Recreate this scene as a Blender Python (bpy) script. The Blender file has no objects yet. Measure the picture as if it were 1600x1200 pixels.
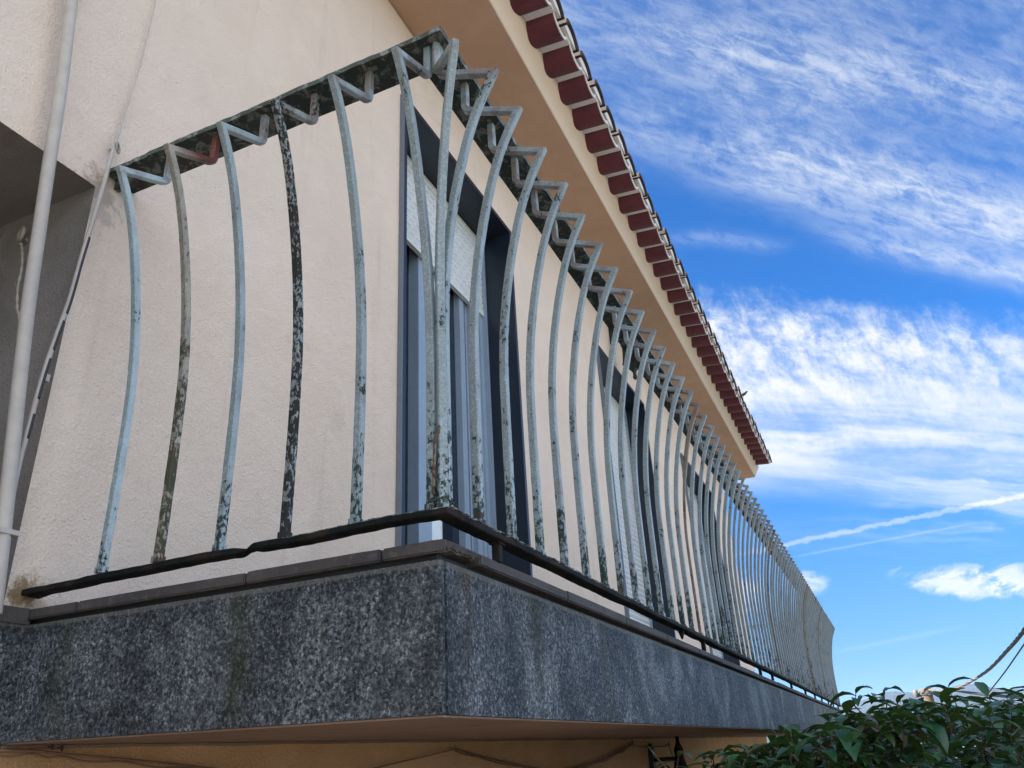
import bpy, bmesh, math, random
from mathutils import Vector, Matrix, noise as mnoise
random.seed(7)
S = bpy.context.scene
COL = S.collection
R = math.radians

# ------------------------------------------------------------------ camera
CAM = Vector((-0.9164, -0.4994, -0.3105))
RT = Vector((0.4108981, -0.91017608, -0.05236654))
UP = Vector((-0.37196515, -0.21981055, 0.90184547))
FW = Vector((0.83234889, 0.35108806, 0.42887352))
F = 1226.44
cam = bpy.data.cameras.new('camera'); camo = bpy.data.objects.new('camera', cam); COL.objects.link(camo)
camo.matrix_world = Matrix(((RT.x, UP.x, -FW.x, CAM.x), (RT.y, UP.y, -FW.y, CAM.y), (RT.z, UP.z, -FW.z, CAM.z), (0, 0, 0, 1)))
cam.sensor_width = 36.0; cam.lens = F / 1600 * 36; cam.clip_start = 0.02; cam.clip_end = 20000
S.camera = camo
def ray(px, py): return (RT * ((px - 800) / F) - UP * ((py - 600) / F) + FW).normalized()
def at(px, py, dist): return CAM + ray(px, py) * dist
def on(px, py, ax, val):
    d = ray(px, py); return CAM + d * ((val - CAM[ax]) / d[ax])

# ------------------------------------------------------------------ exposure
S.view_settings.view_transform = 'Standard'; S.view_settings.look = 'None'
S.view_settings.exposure = 2.5; S.view_settings.gamma = 1.0
S.render.engine = 'CYCLES'
S.cycles.volume_bounces = 0

# ------------------------------------------------------------------ node helper
class NT:
    def __init__(s, tree): s.t = tree; s.n = tree.nodes; s.l = tree.links
    def put(s, sock, v):
        if isinstance(v, bpy.types.NodeSocket): s.l.new(v, sock)
        elif v is not None:
            if hasattr(sock.default_value, '__len__') and not hasattr(v, '__len__'): v = (v,) * len(sock.default_value)
            elif hasattr(sock.default_value, '__len__') and len(sock.default_value) == 4 and len(v) == 3: v = (*v, 1)
            sock.default_value = v
    def m(s, op, a, b=0.0, c=None, clamp=False):
        n = s.n.new('ShaderNodeMath'); n.operation = op; n.use_clamp = clamp
        s.put(n.inputs[0], a); s.put(n.inputs[1], b)
        if c is not None: s.put(n.inputs[2], c)
        return n.outputs[0]
    def add(s, a, b): return s.m('ADD', a, b)
    def sub(s, a, b): return s.m('SUBTRACT', a, b)
    def mul(s, a, b): return s.m('MULTIPLY', a, b)
    def vm(s, op, a, b=None, scale=None):
        n = s.n.new('ShaderNodeVectorMath'); n.operation = op; s.put(n.inputs[0], a)
        if b is not None: s.put(n.inputs[1], b)
        if scale is not None: s.put(n.inputs['Scale'], scale)
        return n.outputs['Value'] if op in ('DOT_PRODUCT', 'LENGTH', 'DISTANCE') else n.outputs[0]
    def ss(s, x, a, b, lo=0.0, hi=1.0):
        n = s.n.new('ShaderNodeMapRange'); n.interpolation_type = 'SMOOTHSTEP'
        s.put(n.inputs[0], x); s.put(n.inputs[1], a); s.put(n.inputs[2], b); s.put(n.inputs[3], lo); s.put(n.inputs[4], hi)
        return n.outputs[0]
    def noise(s, v, scale, detail=4.0, rough=0.5, dist=0.0, col=False):
        n = s.n.new('ShaderNodeTexNoise'); s.put(n.inputs['Vector'], v); s.put(n.inputs['Scale'], scale)
        s.put(n.inputs['Detail'], detail); s.put(n.inputs['Roughness'], rough); s.put(n.inputs['Distortion'], dist)
        return n.outputs['Color' if col else 'Fac']
    def vor(s, v, scale, out='Color', feature='F1'):
        n = s.n.new('ShaderNodeTexVoronoi'); n.feature = feature; s.put(n.inputs['Vector'], v); s.put(n.inputs['Scale'], scale)
        return n.outputs[out]
    def xyz(s, v):
        n = s.n.new('ShaderNodeSeparateXYZ'); s.put(n.inputs[0], v); return n.outputs
    def comb(s, x, y, z):
        n = s.n.new('ShaderNodeCombineXYZ'); s.put(n.inputs[0], x); s.put(n.inputs[1], y); s.put(n.inputs[2], z); return n.outputs[0]
    def mix(s, f, a, b, mode='MIX'):
        n = s.n.new('ShaderNodeMix'); n.data_type = 'RGBA'; n.blend_type = mode
        s.put(n.inputs[0], f); s.put(n.inputs[6], a); s.put(n.inputs[7], b); return n.outputs[2]
    def ramp(s, f, stops):
        n = s.n.new('ShaderNodeValToRGB'); s.put(n.inputs[0], f); e = n.color_ramp.elements
        while len(e) < len(stops): e.new(0.5)
        for k, (p, c) in enumerate(stops): e[k].position = p; e[k].color = (*c, 1) if len(c) == 3 else c
        return n.outputs[0]
    def coord(s, out='Object'): return s.n.new('ShaderNodeTexCoord').outputs[out]
    def pos(s): return s.n.new('ShaderNodeNewGeometry').outputs['Position']
    def bump(s, h, strength=0.5, dist=0.002, normal=None):
        n = s.n.new('ShaderNodeBump'); s.put(n.inputs['Height'], h); s.put(n.inputs['Strength'], strength); s.put(n.inputs['Distance'], dist)
        if normal is not None: s.l.new(normal, n.inputs['Normal'])
        return n.outputs[0]

def material(name, build, rough=0.7, metal=0.0, spec=0.5, double=True):
    m = bpy.data.materials.new(name); m.use_nodes = True; t = NT(m.node_tree)
    b = m.node_tree.nodes['Principled BSDF']; b.inputs['Roughness'].default_value = rough
    b.inputs['Metallic'].default_value = metal; b.inputs['Specular IOR Level'].default_value = spec
    r = build(t)
    if not isinstance(r, dict): r = {'Base Color': r}
    for k, v in r.items(): t.put(b.inputs[k], v)
    return m

# ------------------------------------------------------------------ world: sky and cirrus
SUN_DIR = Vector((-0.42, 0.62, 0.66)).normalized()      # towards the sun: behind the house
W = bpy.data.worlds.new('World'); S.world = W; W.use_nodes = True
def build_world():
    t = NT(W.node_tree); bg = W.node_tree.nodes['Background']
    sky = t.n.new('ShaderNodeTexSky'); sky.sky_type = 'NISHITA'; sky.sun_disc = False
    sky.sun_elevation = math.asin(SUN_DIR.z); sky.sun_rotation = math.atan2(SUN_DIR.x, SUN_DIR.y)
    sky.air_density = 1.0; sky.dust_density = 0.6; sky.ozone_density = 2.0
    d = t.coord('Generated')
    el = t.xyz(d)[2]
    tint = t.ramp(t.m('MAXIMUM', el, 0.0), [(0.0, (0.105, 0.165, 0.225)), (0.10, (0.085, 0.185, 0.29)), (0.35, (0.048, 0.262, 0.50)), (0.75, (0.06, 0.255, 0.49))])
    base = t.mix(1.0, sky.outputs[0], tint, 'MULTIPLY')
    # gnomonic chart of the sky, fixed in the world, centred on azimuth -23, elevation 25
    zz = t.vm('DOT_PRODUCT', d, tuple(FW)); zs = t.m('MAXIMUM', zz, 0.05)
    U = t.add(0.8, t.mul(1.2264, t.m('DIVIDE', t.vm('DOT_PRODUCT', d, tuple(RT)), zs)))
    V = t.sub(0.6, t.mul(1.2264, t.m('DIVIDE', t.vm('DOT_PRODUCT', d, tuple(UP)), zs)))
    def rot(ang, su, sv, w=0.0):
        c, s_ = math.cos(R(ang)), math.sin(R(ang))
        a = t.add(t.mul(U, c), t.mul(V, s_)); b = t.add(t.mul(U, -s_), t.mul(V, c))
        return t.comb(t.mul(a, su), t.mul(b, sv), w)
    UV = t.comb(U, V, 0.0)
    warpc = t.noise(UV, 7.0, 5, 0.6, 0.0, True)
    warp = t.vm('SCALE', t.vm('SUBTRACT', warpc, (0.5, 0.5, 0.5)), scale=0.42)
    # A: high thin sheet, bands falling to the right at about 17 degrees, fibres crossing them
    band = t.noise(t.vm('ADD', rot(15, 1.3, 6.5, 1.0), warp), 1.0, 5, 0.55, 0.3)
    fibre = t.noise(t.vm('ADD', rot(34, 22, 40, 3.0), t.vm('SCALE', warp, scale=4.0)), 1.0, 8, 0.70, 0.3)
    fibre2 = t.noise(t.vm('ADD', rot(17, 9, 46, 7.0), t.vm('SCALE', warp, scale=3.2)), 1.0, 7, 0.68, 0.3)
    lineA = t.sub(V, t.add(0.205, t.mul(0.30, t.sub(U, 0.93))))        # >0 below the sheet's lower edge
    mA = t.ss(t.add(lineA, t.mul(0.10, t.sub(fibre, 0.5))), 0.075, -0.02)
    dA = t.mul(mA, t.add(t.mul(t.ss(band, 0.36, 0.66), 0.40), 0.24))
    dA = t.mul(dA, t.add(0.35, t.mul(1.0, t.ss(t.mul(t.add(fibre, fibre2), 0.5), 0.36, 0.66))))
    # bright ridge of the sheet
    def ridge(u0, v0, slope, width, amp, u1=None):
        q = t.sub(V, t.add(v0, t.mul(slope, t.sub(U, u0))))
        q = t.add(q, t.mul(0.05, t.sub(t.noise(t.comb(t.mul(U, 6), 0.0, v0 * 9), 1.0, 3), 0.5)))
        g = t.m('EXPONENT', t.mul(-1.0, t.m('POWER', t.m('DIVIDE', t.m('ABSOLUTE', q), width), 2.0)))
        g = t.mul(g, t.ss(U, u0 - 0.05, u0 + 0.12))
        if u1: g = t.mul(g, t.ss(U, u1, u1 - 0.1))
        return t.mul(g, t.mul(amp, t.ss(t.mul(t.add(fibre, fibre2), 0.5), 0.32, 0.62)))
    dA = t.mul(dA, 0.56); dA = t.add(dA, ridge(0.90, 0.185, 0.22, 0.035, 0.20))
    dA = t.add(dA, ridge(1.08, 0.275, 0.19, 0.018, 0.26))
    dA = t.add(dA, ridge(1.15, 0.235, 0.26, 0.05, 0.14))
    dA = t.add(dA, ridge(1.00, 0.030, 0.22, 0.04, 0.22))
    dB = t.add(ridge(1.28, 0.365, 0.19, 0.022, 0.50), ridge(1.02, 0.375, 0.03, 0.012, 0.30, 1.26))
    # C: dense fleecy bank
    topC = t.add(0.475, t.mul(0.075, t.sub(U, 1.1)))
    fl = t.add(t.mul(0.55, t.noise(t.vm('ADD', rot(55, 17, 30, 11.0), t.vm('SCALE', warp, scale=2.2)), 1.0, 8, 0.72, 0.3)), t.mul(0.45, t.noise(rot(8, 16, 30, 4.0), 1.0, 7, 0.7, 0.2)))
    mC = t.ss(t.add(t.sub(V, topC), t.mul(0.13, t.sub(fl, 0.5))), -0.035, 0.05)
    botC = t.ss(t.add(V, t.mul(0.05, t.sub(fl, 0.5))), 0.80, 0.69)
    hz = t.noise(t.vm('ADD', rot(3, 2.2, 20, 5.0), t.vm('SCALE', warp, scale=1.2)), 1.0, 6, 0.6, 0.3)
    low = t.ss(V, 0.56, 0.66)
    tex = t.add(t.mul(t.sub(1.0, low), t.ss(fl, 0.36, 0.62)), t.mul(low, t.ss(t.add(t.mul(hz, 0.7), t.mul(fl, 0.3)), 0.33, 0.60)))
    dC = t.mul(t.mul(mC, botC), t.add(0.26, t.mul(0.76, tex)))
    dC = t.mul(dC, t.ss(U, 1.95, 1.25, 0.62, 1.0))
    # D: low thin haze bands, contrails, small clouds
    dD = t.mul(t.mul(t.ss(V, 0.69, 0.75), t.ss(V, 0.89, 0.80)), t.mul(t.ss(U, 1.2, 1.55, 0.1, 0.5), t.ss(hz, 0.44, 0.66)))
    def trail(u0, v0, slope, w0, amp, ua, ub, rough):
        q = t.sub(V, t.add(v0, t.mul(slope, t.sub(U, u0))))
        q = t.add(q, t.mul(rough, t.sub(t.noise(UV, 55.0, 3, 0.6), 0.5)))
        g = t.ss(t.m('ABSOLUTE', q), w0, w0 * 0.25)
        return t.mul(t.mul(g, amp), t.mul(t.ss(U, ua - 0.03, ua + 0.05), t.ss(U, ub + 0.05, ub - 0.05)))
    dT = t.add(trail(1.23, 0.850, -0.205, 0.0062, 0.40, 1.15, 2.0, 0.013), trail(1.25, 0.868, -0.185, 0.0028, 0.18, 1.24, 1.52, 0.003))
    dT = t.add(dT, trail(1.31, 1.018, -0.20, 0.006, 0.12, 1.30, 1.50, 0.004))
    def puff(u, v, ru, rv, amp, ang=0.0):
        a = t.m('DIVIDE', t.sub(U, u), ru); b = t.m('DIVIDE', t.sub(t.sub(V, v), t.mul(ang, t.sub(U, u))), rv)
        rr = t.add(t.mul(a, a), t.mul(b, b))
        n = t.noise(rot(-12, 20, 42, 2.0), 1.0, 8, 0.7, 0.5)
        return t.mul(amp, t.ss(t.add(rr, t.mul(3.6, t.sub(n, 0.5))), 1.15, -0.1))
    dP = t.add(puff(1.50, 0.912, 0.10, 0.024, 0.9, 0.10), puff(1.60, 0.905, 0.07, 0.030, 0.85))
    dP = t.add(dP, puff(1.262, 0.912, 0.036, 0.020, 0.75)); dP = t.add(dP, puff(1.17, 0.925, 0.03, 0.03, 0.8))
    dP = t.add(dP, puff(1.49, 0.890, 0.05, 0.012, 0.5))
    dens = t.add(t.add(t.add(dA, dB), t.add(dC, dD)), t.add(dT, dP))
    dens = t.mul(dens, t.ss(zz, 0.15, 0.45))
    # rest of the sky, unseen: broken cloud added extra bright to fill the facade
    gen = t.ss(t.noise(t.vm('MULTIPLY', d, (1.0, 1.0, 2.5)), 3.2, 7, 0.6, 0.4), 0.40, 0.62)
    gen = t.add(t.mul(gen, 0.6), 0.35)
    dens = t.add(dens, t.mul(gen, t.ss(zz, 0.45, 0.15)))
    dens = t.m('MINIMUM', dens, 0.95)
    cl = t.ramp(dens, [(0.0, (0.78, 0.90, 1.0)), (1.0, (1.0, 1.0, 1.0))])
    cl = t.mix(t.ss(zz, 0.15, 0.45), (4.7, 4.9, 5.1), t.vm('SCALE', cl, scale=2.12))
    out = t.mix(dens, base, cl)
    t.l.new(out, bg.inputs[0]); bg.inputs[1].default_value = 0.085
build_world()
W.cycles.sampling_method = 'MANUAL'; W.cycles.sample_map_resolution = 256

sun = bpy.data.lights.new('sun', 'SUN'); so = bpy.data.objects.new('sun', sun); COL.objects.link(so)
sun.energy = 4.2; sun.angle = R(0.5); sun.color = (1.0, 0.93, 0.82)
so.rotation_euler = (-SUN_DIR).to_track_quat('-Z', 'Y').to_euler(); so.location = (0, 0, 30)

# ------------------------------------------------------------------ object helpers
def root(name, loc, label, cat, group=None, kind=None):
    o = bpy.data.objects.new(name, None); COL.objects.link(o); o.location = loc; o.empty_display_size = 0.1
    tag(o, label, cat, group, kind); return o
def tag(o, label=None, cat=None, group=None, kind=None):
    if label: o['label'] = label
    if cat: o['category'] = cat
    if group: o['group'] = group
    if kind: o['kind'] = kind
    return o
def wloc(o):
    v = Vector((0, 0, 0))
    while o: v += Vector(o.location); o = o.parent
    return v
class MB:                                   # collects world-space geometry for one mesh
    def __init__(s): s.v = []; s.f = []; s.sm = []; s.mi = []
    def quadface(s, pts, smooth=False, mi=0):
        b = len(s.v); s.v += [Vector(p) for p in pts]; s.f.append(tuple(range(b, b + len(pts)))); s.sm.append(smooth); s.mi.append(mi)
    def box(s, x0, x1, y0, y1, z0, z1, mi=0):
        p = [(x0,y0,z0),(x1,y0,z0),(x1,y1,z0),(x0,y1,z0),(x0,y0,z1),(x1,y0,z1),(x1,y1,z1),(x0,y1,z1)]
        b = len(s.v); s.v += [Vector(q) for q in p]
        for f in ((0,3,2,1),(4,5,6,7),(0,1,5,4),(1,2,6,5),(2,3,7,6),(3,0,4,7)): s.f.append(tuple(b+i for i in f)); s.sm.append(False); s.mi.append(mi)
    def prism(s, poly, axis, a0, a1, mi=0, smooth=False):      # poly of 2-D points, extruded along axis
        def P(q, a):
            return {0: (a, q[0], q[1]), 1: (q[0], a, q[1]), 2: (q[0], q[1], a)}[axis]
        n = len(poly); b = len(s.v); s.v += [Vector(P(q, a0)) for q in poly] + [Vector(P(q, a1)) for q in poly]
        s.f.append(tuple(b + i for i in range(n))[::-1]); s.sm.append(False); s.mi.append(mi)
        s.f.append(tuple(b + n + i for i in range(n))); s.sm.append(False); s.mi.append(mi)
        for i in range(n):
            j = (i + 1) % n; s.f.append((b+i, b+j, b+n+j, b+n+i)); s.sm.append(smooth); s.mi.append(mi)
    def sweep(s, path, section, up=None, closed=False, smooth=False, caps=True, mi=0):
        # section(i) -> list of (a,b) offsets; frame: a along side vector, b along normal
        pts = [Vector(p) for p in path]; n = len(pts); rings = []; prev = None
        for i, p in enumerate(pts):
            d0 = (pts[i] - pts[i-1]).normalized() if i > 0 else None
            d1 = (pts[i+1] - pts[i]).normalized() if i < n-1 else None
            if d0 is None: d0 = d1
            if d1 is None: d1 = d0
            t = (d0 + d1); t = t.normalized() if t.length > 1e-6 else d0
            if up is not None: side = t.cross(Vector(up)).normalized()
            else:
                side = (prev - t * prev.dot(t)) if prev else t.orthogonal(); side.normalize()
                prev = side
            nor = side.cross(t).normalized()
            k = 1.0 / max(0.45, math.sqrt(max(0.0, (1 + d0.dot(d1)) / 2)))
            sec = section(i) if callable(section) else section
            # mitre: stretch within the bending plane
            bend = (d1 - d0)
            bd = bend.normalized() if bend.length > 1e-5 else None
            ring = []
            for a, b_ in sec:
                off = side * a + nor * b_
                if bd is not None: off = off + bd * (off.dot(bd)) * (k - 1)
                ring.append(len(s.v)); s.v.append(p + off)
            rings.append(ring)
        m = len(rings[0])
        for i in range(n - 1):
            for j in range(m):
                s.f.append((rings[i][j], rings[i][(j+1) % m], rings[i+1][(j+1) % m], rings[i+1][j])); s.sm.append(smooth); s.mi.append(mi)
        if caps:
            s.f.append(tuple(rings[0][::-1])); s.sm.append(False); s.mi.append(mi)
            s.f.append(tuple(rings[-1])); s.sm.append(False); s.mi.append(mi)
    def tube(s, path, r, seg=8, mi=0):
        rf = r if callable(r) else (lambda i: r)
        s.sweep(path, lambda i: [(rf(i)*math.cos(2*math.pi*k/seg), rf(i)*math.sin(2*math.pi*k/seg)) for k in range(seg)], smooth=True, mi=mi)
    def lathe(s, c, prof, seg=16, mi=0):     # prof: list of (r, z) about vertical axis at c
        b = len(s.v)
        for r, z in prof:
            for k in range(seg): a = 2*math.pi*k/seg; s.v.append(Vector((c[0]+r*math.cos(a), c[1]+r*math.sin(a), c[2]+z)))
        for i in range(len(prof)-1):
            for k in range(seg):
                k2 = (k+1) % seg; s.f.append((b+i*seg+k, b+i*seg+k2, b+(i+1)*seg+k2, b+(i+1)*seg+k)); s.sm.append(True); s.mi.append(mi)
    def ring(s, c, n, r, tr, seg=20, gap=0.0, start=0.0, mi=0):    # torus (open if gap) round normal n
        n = Vector(n).normalized(); a = n.orthogonal().normalized(); b_ = n.cross(a)
        a0 = start; a1 = start + 2*math.pi - gap
        s.tube([Vector(c) + a*math.cos(a0+(a1-a0)*k/seg)*r + b_*math.sin(a0+(a1-a0)*k/seg)*r for k in range(seg+1)], tr, 6, mi)
    def build(s, name, mats, parent=None, label=None, jitter=0.0):
        org = wloc(parent) if parent else Vector((0, 0, 0))
        me = bpy.data.meshes.new(name)
        vs = s.v
        if jitter: vs = [v + Vector((random.gauss(0, jitter), random.gauss(0, jitter), random.gauss(0, jitter))) for v in vs]
        me.from_pydata([tuple(v - org) for v in vs], [], s.f)
        me.polygons.foreach_set('use_smooth', s.sm)
        if not isinstance(mats, (list, tuple)): mats = [mats]
        for m in mats: me.materials.append(m)
        me.polygons.foreach_set('material_index', s.mi)
        bm = bmesh.new(); bm.from_mesh(me); bmesh.ops.recalc_face_normals(bm, faces=bm.faces); bm.to_mesh(me); bm.free()
        me.update()
        o = bpy.data.objects.new(name, me); COL.objects.link(o)
        if parent: o.parent = parent
        if label: o['label'] = label
        return o
def arc(n, a0, a1): return [a0 + (a1 - a0) * i / (n - 1) for i in range(n)]

# ------------------------------------------------------------------ materials
def stucco(c1, c2, warmspot=False, bumpk=1.0):
    def f(t):
        p = t.pos()
        big = t.noise(p, 1.7, 4, 0.6); mid = t.noise(p, 9, 5, 0.6); fine = t.noise(p, 140, 6, 0.7)
        gr = t.noise(p, 230, 4, 0.62, 0.15); lump = t.noise(p, 26, 4, 0.55); und = t.noise(p, 4.5, 3, 0.5)
        c = t.mix(t.ss(t.add(t.mul(big, 0.6), t.mul(mid, 0.4)), 0.35, 0.65), c1, c2)
        c = t.mix(t.mul(t.ss(gr, 0.64, 0.74), 0.22), c, tuple(x * 0.5 for x in c1))
        pits = t.ss(t.vor(p, 40, 'Distance'), 0.055, 0.02)
        c = t.mix(t.mul(pits, t.mul(0.6, t.ss(mid, 0.50, 0.62))), c, (0.10, 0.07, 0.05))
        # hairline scratches from the trowel
        sc = t.ss(t.noise(t.vm('MULTIPLY', p, (7, 7, 1.2)), 9, 4, 0.6, 1.2), 0.66, 0.69)
        h = t.add(t.add(t.mul(gr, 0.85), t.mul(fine, 0.15)), t.add(t.add(t.mul(lump, 0.9), t.mul(und, 2.2)), t.mul(t.add(t.mul(sc, 0.5), pits), -0.25)))
        if warmspot:
            for (cc, rad, col, k) in [((-0.01, 0.811, -0.018), 0.034, (0.09, 0.075, 0.03), 0.9), ((0.0, 0.811, -0.03), 0.06, (0.42, 0.27, 0.14), 0.5),
                                      ((-0.02, 0.811, 0.85), 0.05, (0.42, 0.33, 0.24), 0.45), ((-0.04, 0.811, 0.80), 0.08, (0.35, 0.3, 0.27), 0.5),
                                      ((0.85, 0.811, 0.62), 0.06, (0.55, 0.45, 0.36), 0.22)]:
                dd = t.add(t.vm('DISTANCE', p, cc), t.mul(rad * 3.2, t.sub(t.noise(p, 45, 5, 0.7), 0.5)))
                c = t.mix(t.mul(k, t.ss(dd, rad, rad * 0.35)), c, col)
            drip = t.noise(t.vm('MULTIPLY', p, (14, 14, 1.0)), 1.0, 4, 0.6)
            c = t.mix(t.mul(0.24, t.ss(drip, 0.56, 0.72)), c, tuple(x * 0.72 for x in c1))
        return {'Base Color': c, 'Normal': t.bump(h, 0.9, 0.0062 * bumpk)}
    return f
M = {}
M['wall'] = material('stucco_peach', stucco((0.83, 0.68, 0.565), (0.89, 0.74, 0.62), True, bumpk=1.25), 0.9, spec=0.2)
M['wall_low'] = material('stucco_ochre', stucco((0.60, 0.35, 0.18), (0.68, 0.43, 0.24), bumpk=1.5), 0.9, spec=0.2)
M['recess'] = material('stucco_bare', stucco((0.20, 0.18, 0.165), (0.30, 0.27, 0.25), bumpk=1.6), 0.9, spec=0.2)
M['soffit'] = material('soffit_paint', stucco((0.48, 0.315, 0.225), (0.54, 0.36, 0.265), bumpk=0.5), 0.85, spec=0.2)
M['fascia'] = material('fascia_paint', stucco((0.80, 0.66, 0.55), (0.83, 0.69, 0.58), bumpk=0.15), 0.8, spec=0.2)
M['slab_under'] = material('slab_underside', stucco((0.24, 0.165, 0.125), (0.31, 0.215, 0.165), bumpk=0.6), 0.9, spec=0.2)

def aggregate(t):
    p = t.pos(); X, Y, Z = t.xyz(p)
    pw = t.vm('ADD', p, t.vm('SCALE', t.vm('SUBTRACT', t.noise(p, 330, 3, 0.6, 0, True), (0.5, 0.5, 0.5)), scale=0.009))
    cell = t.vor(pw, 300, 'Color'); cd = t.vor(pw, 300, 'Distance'); c2 = t.vor(pw, 640, 'Color')
    g1 = t.noise(t.vm('MULTIPLY', p, (1, 1, 0.8)), 150, 3, 0.6, 0.2)
    v = t.add(t.add(t.mul(t.xyz(cell)[0], 0.42), t.mul(t.xyz(c2)[1], 0.22)), t.sub(t.mul(g1, 0.9), 0.27))
    col = t.ramp(v, [(0.0, (0.012, 0.016, 0.020)), (0.32, (0.020, 0.028, 0.037)), (0.46, (0.078, 0.092, 0.105)), (0.62, (0.16, 0.180, 0.20)), (0.80, (0.34, 0.37, 0.40)), (1.0, (0.76, 0.79, 0.82))])
    hue = t.xyz(cell)[2]
    col = t.mix(t.mul(0.35, t.ss(hue, 0.75, 0.95)), col, (0.16, 0.13, 0.10))
    # weathering: dark algae blotches, streaks, mossy green columns below the joints
    blot = t.noise(t.vm('MULTIPLY', p, (1, 1, 0.8)), 7, 6, 0.66, 0.5)
    streak = t.noise(t.vm('MULTIPLY', p, (26, 26, 1.6)), 1.0, 7, 0.68, 0.3)
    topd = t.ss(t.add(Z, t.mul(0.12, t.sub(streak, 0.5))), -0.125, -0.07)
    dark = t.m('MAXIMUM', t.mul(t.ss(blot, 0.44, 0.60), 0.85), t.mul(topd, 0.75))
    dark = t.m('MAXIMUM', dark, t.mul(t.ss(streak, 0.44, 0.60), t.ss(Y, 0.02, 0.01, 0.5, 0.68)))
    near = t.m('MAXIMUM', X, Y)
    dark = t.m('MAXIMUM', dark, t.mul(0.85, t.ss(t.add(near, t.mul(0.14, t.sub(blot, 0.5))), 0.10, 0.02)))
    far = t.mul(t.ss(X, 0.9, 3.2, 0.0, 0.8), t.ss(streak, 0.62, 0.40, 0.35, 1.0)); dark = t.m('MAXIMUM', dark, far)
    worn = t.mul(t.ss(t.noise(t.vm('MULTIPLY', p, (1, 1, 0.7)), 5.5, 5, 0.62, 0.4), 0.50, 0.66), 0.55)
    col = t.mix(worn, col, t.vm('SCALE', t.vm('ADD', col, (0.05, 0.053, 0.05)), scale=1.55))
    dark = t.mul(dark, t.sub(1.0, t.mul(worn, 0.9)))
    col = t.mix(t.mul(dark, 0.80), col, t.mix(t.ss(v, 0.55, 0.8), (0.010, 0.014, 0.018), (0.055, 0.065, 0.072)))
    def column(x, y, w, c, k):
        wob = t.mul(0.11, t.sub(t.noise(t.vm('MULTIPLY', p, (1, 1, 0.55)), 17, 6, 0.68), 0.5))
        q = t.m('ABSOLUTE', t.add(t.sub(t.add(X, Y), x + y), wob)); q = t.add(q, t.mul(0.10, t.sub(-0.07, Z)))
        q = t.add(q, t.mul(0.07, t.sub(t.noise(p, 60, 4, 0.7), 0.5)))
        return t.mul(k, t.ss(q, w, w * 0.2))
    grn = t.mix(t.ss(v, 0.4, 0.8), (0.022, 0.028, 0.016), (0.075, 0.085, 0.055))
    brn = t.mix(t.ss(v, 0.4, 0.8), (0.035, 0.028, 0.020), (0.15, 0.125, 0.09))
    col = t.mix(column(0, 0.335, 0.045, None, 0.75), col, grn)
    col = t.mix(column(0, 0.69, 0.05, None, 0.55), col, grn)
    fr = t.ss(Y, 0.02, 0.012)
    col = t.mix(t.mul(fr, column(0.075, 0.006, 0.03, None, 0.8)), col, brn)
    # pale mortar lip under the coping
    lip = t.mul(t.ss(t.add(Z, t.mul(0.012, t.sub(blot, 0.5))), -0.0755, -0.0735), 0.55)
    col = t.mix(lip, col, (0.17, 0.165, 0.15))
    # dripping white efflorescence on the long side
    wh = t.ss(t.noise(t.vm('MULTIPLY', p, (45, 45, 2.2)), 1.0, 4, 0.55), 0.68, 0.76)
    col = t.mix(t.mul(wh, 0.28), col, (0.35, 0.37, 0.38))
    h = t.add(t.mul(cd, -1.0), t.mul(t.xyz(cell)[1], 0.8))
    rg = t.ramp(t.xyz(cell)[1], [(0.0, (0.75,)*3), (0.8, (0.55,)*3), (1.0, (0.18,)*3)])
    return {'Base Color': col, 'Roughness': rg, 'Normal': t.bump(t.add(h, t.mul(g1, 1.5)), 0.8, 0.002)}
M['slab'] = material('washed_aggregate', aggregate, 0.6, spec=0.25)

def coping(t):
    p = t.pos(); n = t.noise(p, 60, 6, 0.7); b = t.noise(p, 5, 4, 0.6); s = t.noise(p, 400, 2, 0.5)
    c = t.mix(t.ss(b, 0.35, 0.65), (0.040, 0.036, 0.037), (0.070, 0.060, 0.060))
    c = t.mix(t.ss(n, 0.52, 0.68), c, (0.10, 0.085, 0.08)); c = t.mix(t.mul(0.5, t.ss(s, 0.6, 0.75)), c, (0.04, 0.04, 0.035))
    o = t.n.new('ShaderNodeObjectInfo').outputs['Random']
    c = t.mix(t.mul(o, 0.35), c, (0.07, 0.065, 0.05))
    return {'Base Color': c, 'Normal': t.bump(t.add(n, s), 0.5, 0.002)}
M['coping'] = material('slate_coping', coping, 0.75)

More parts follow.
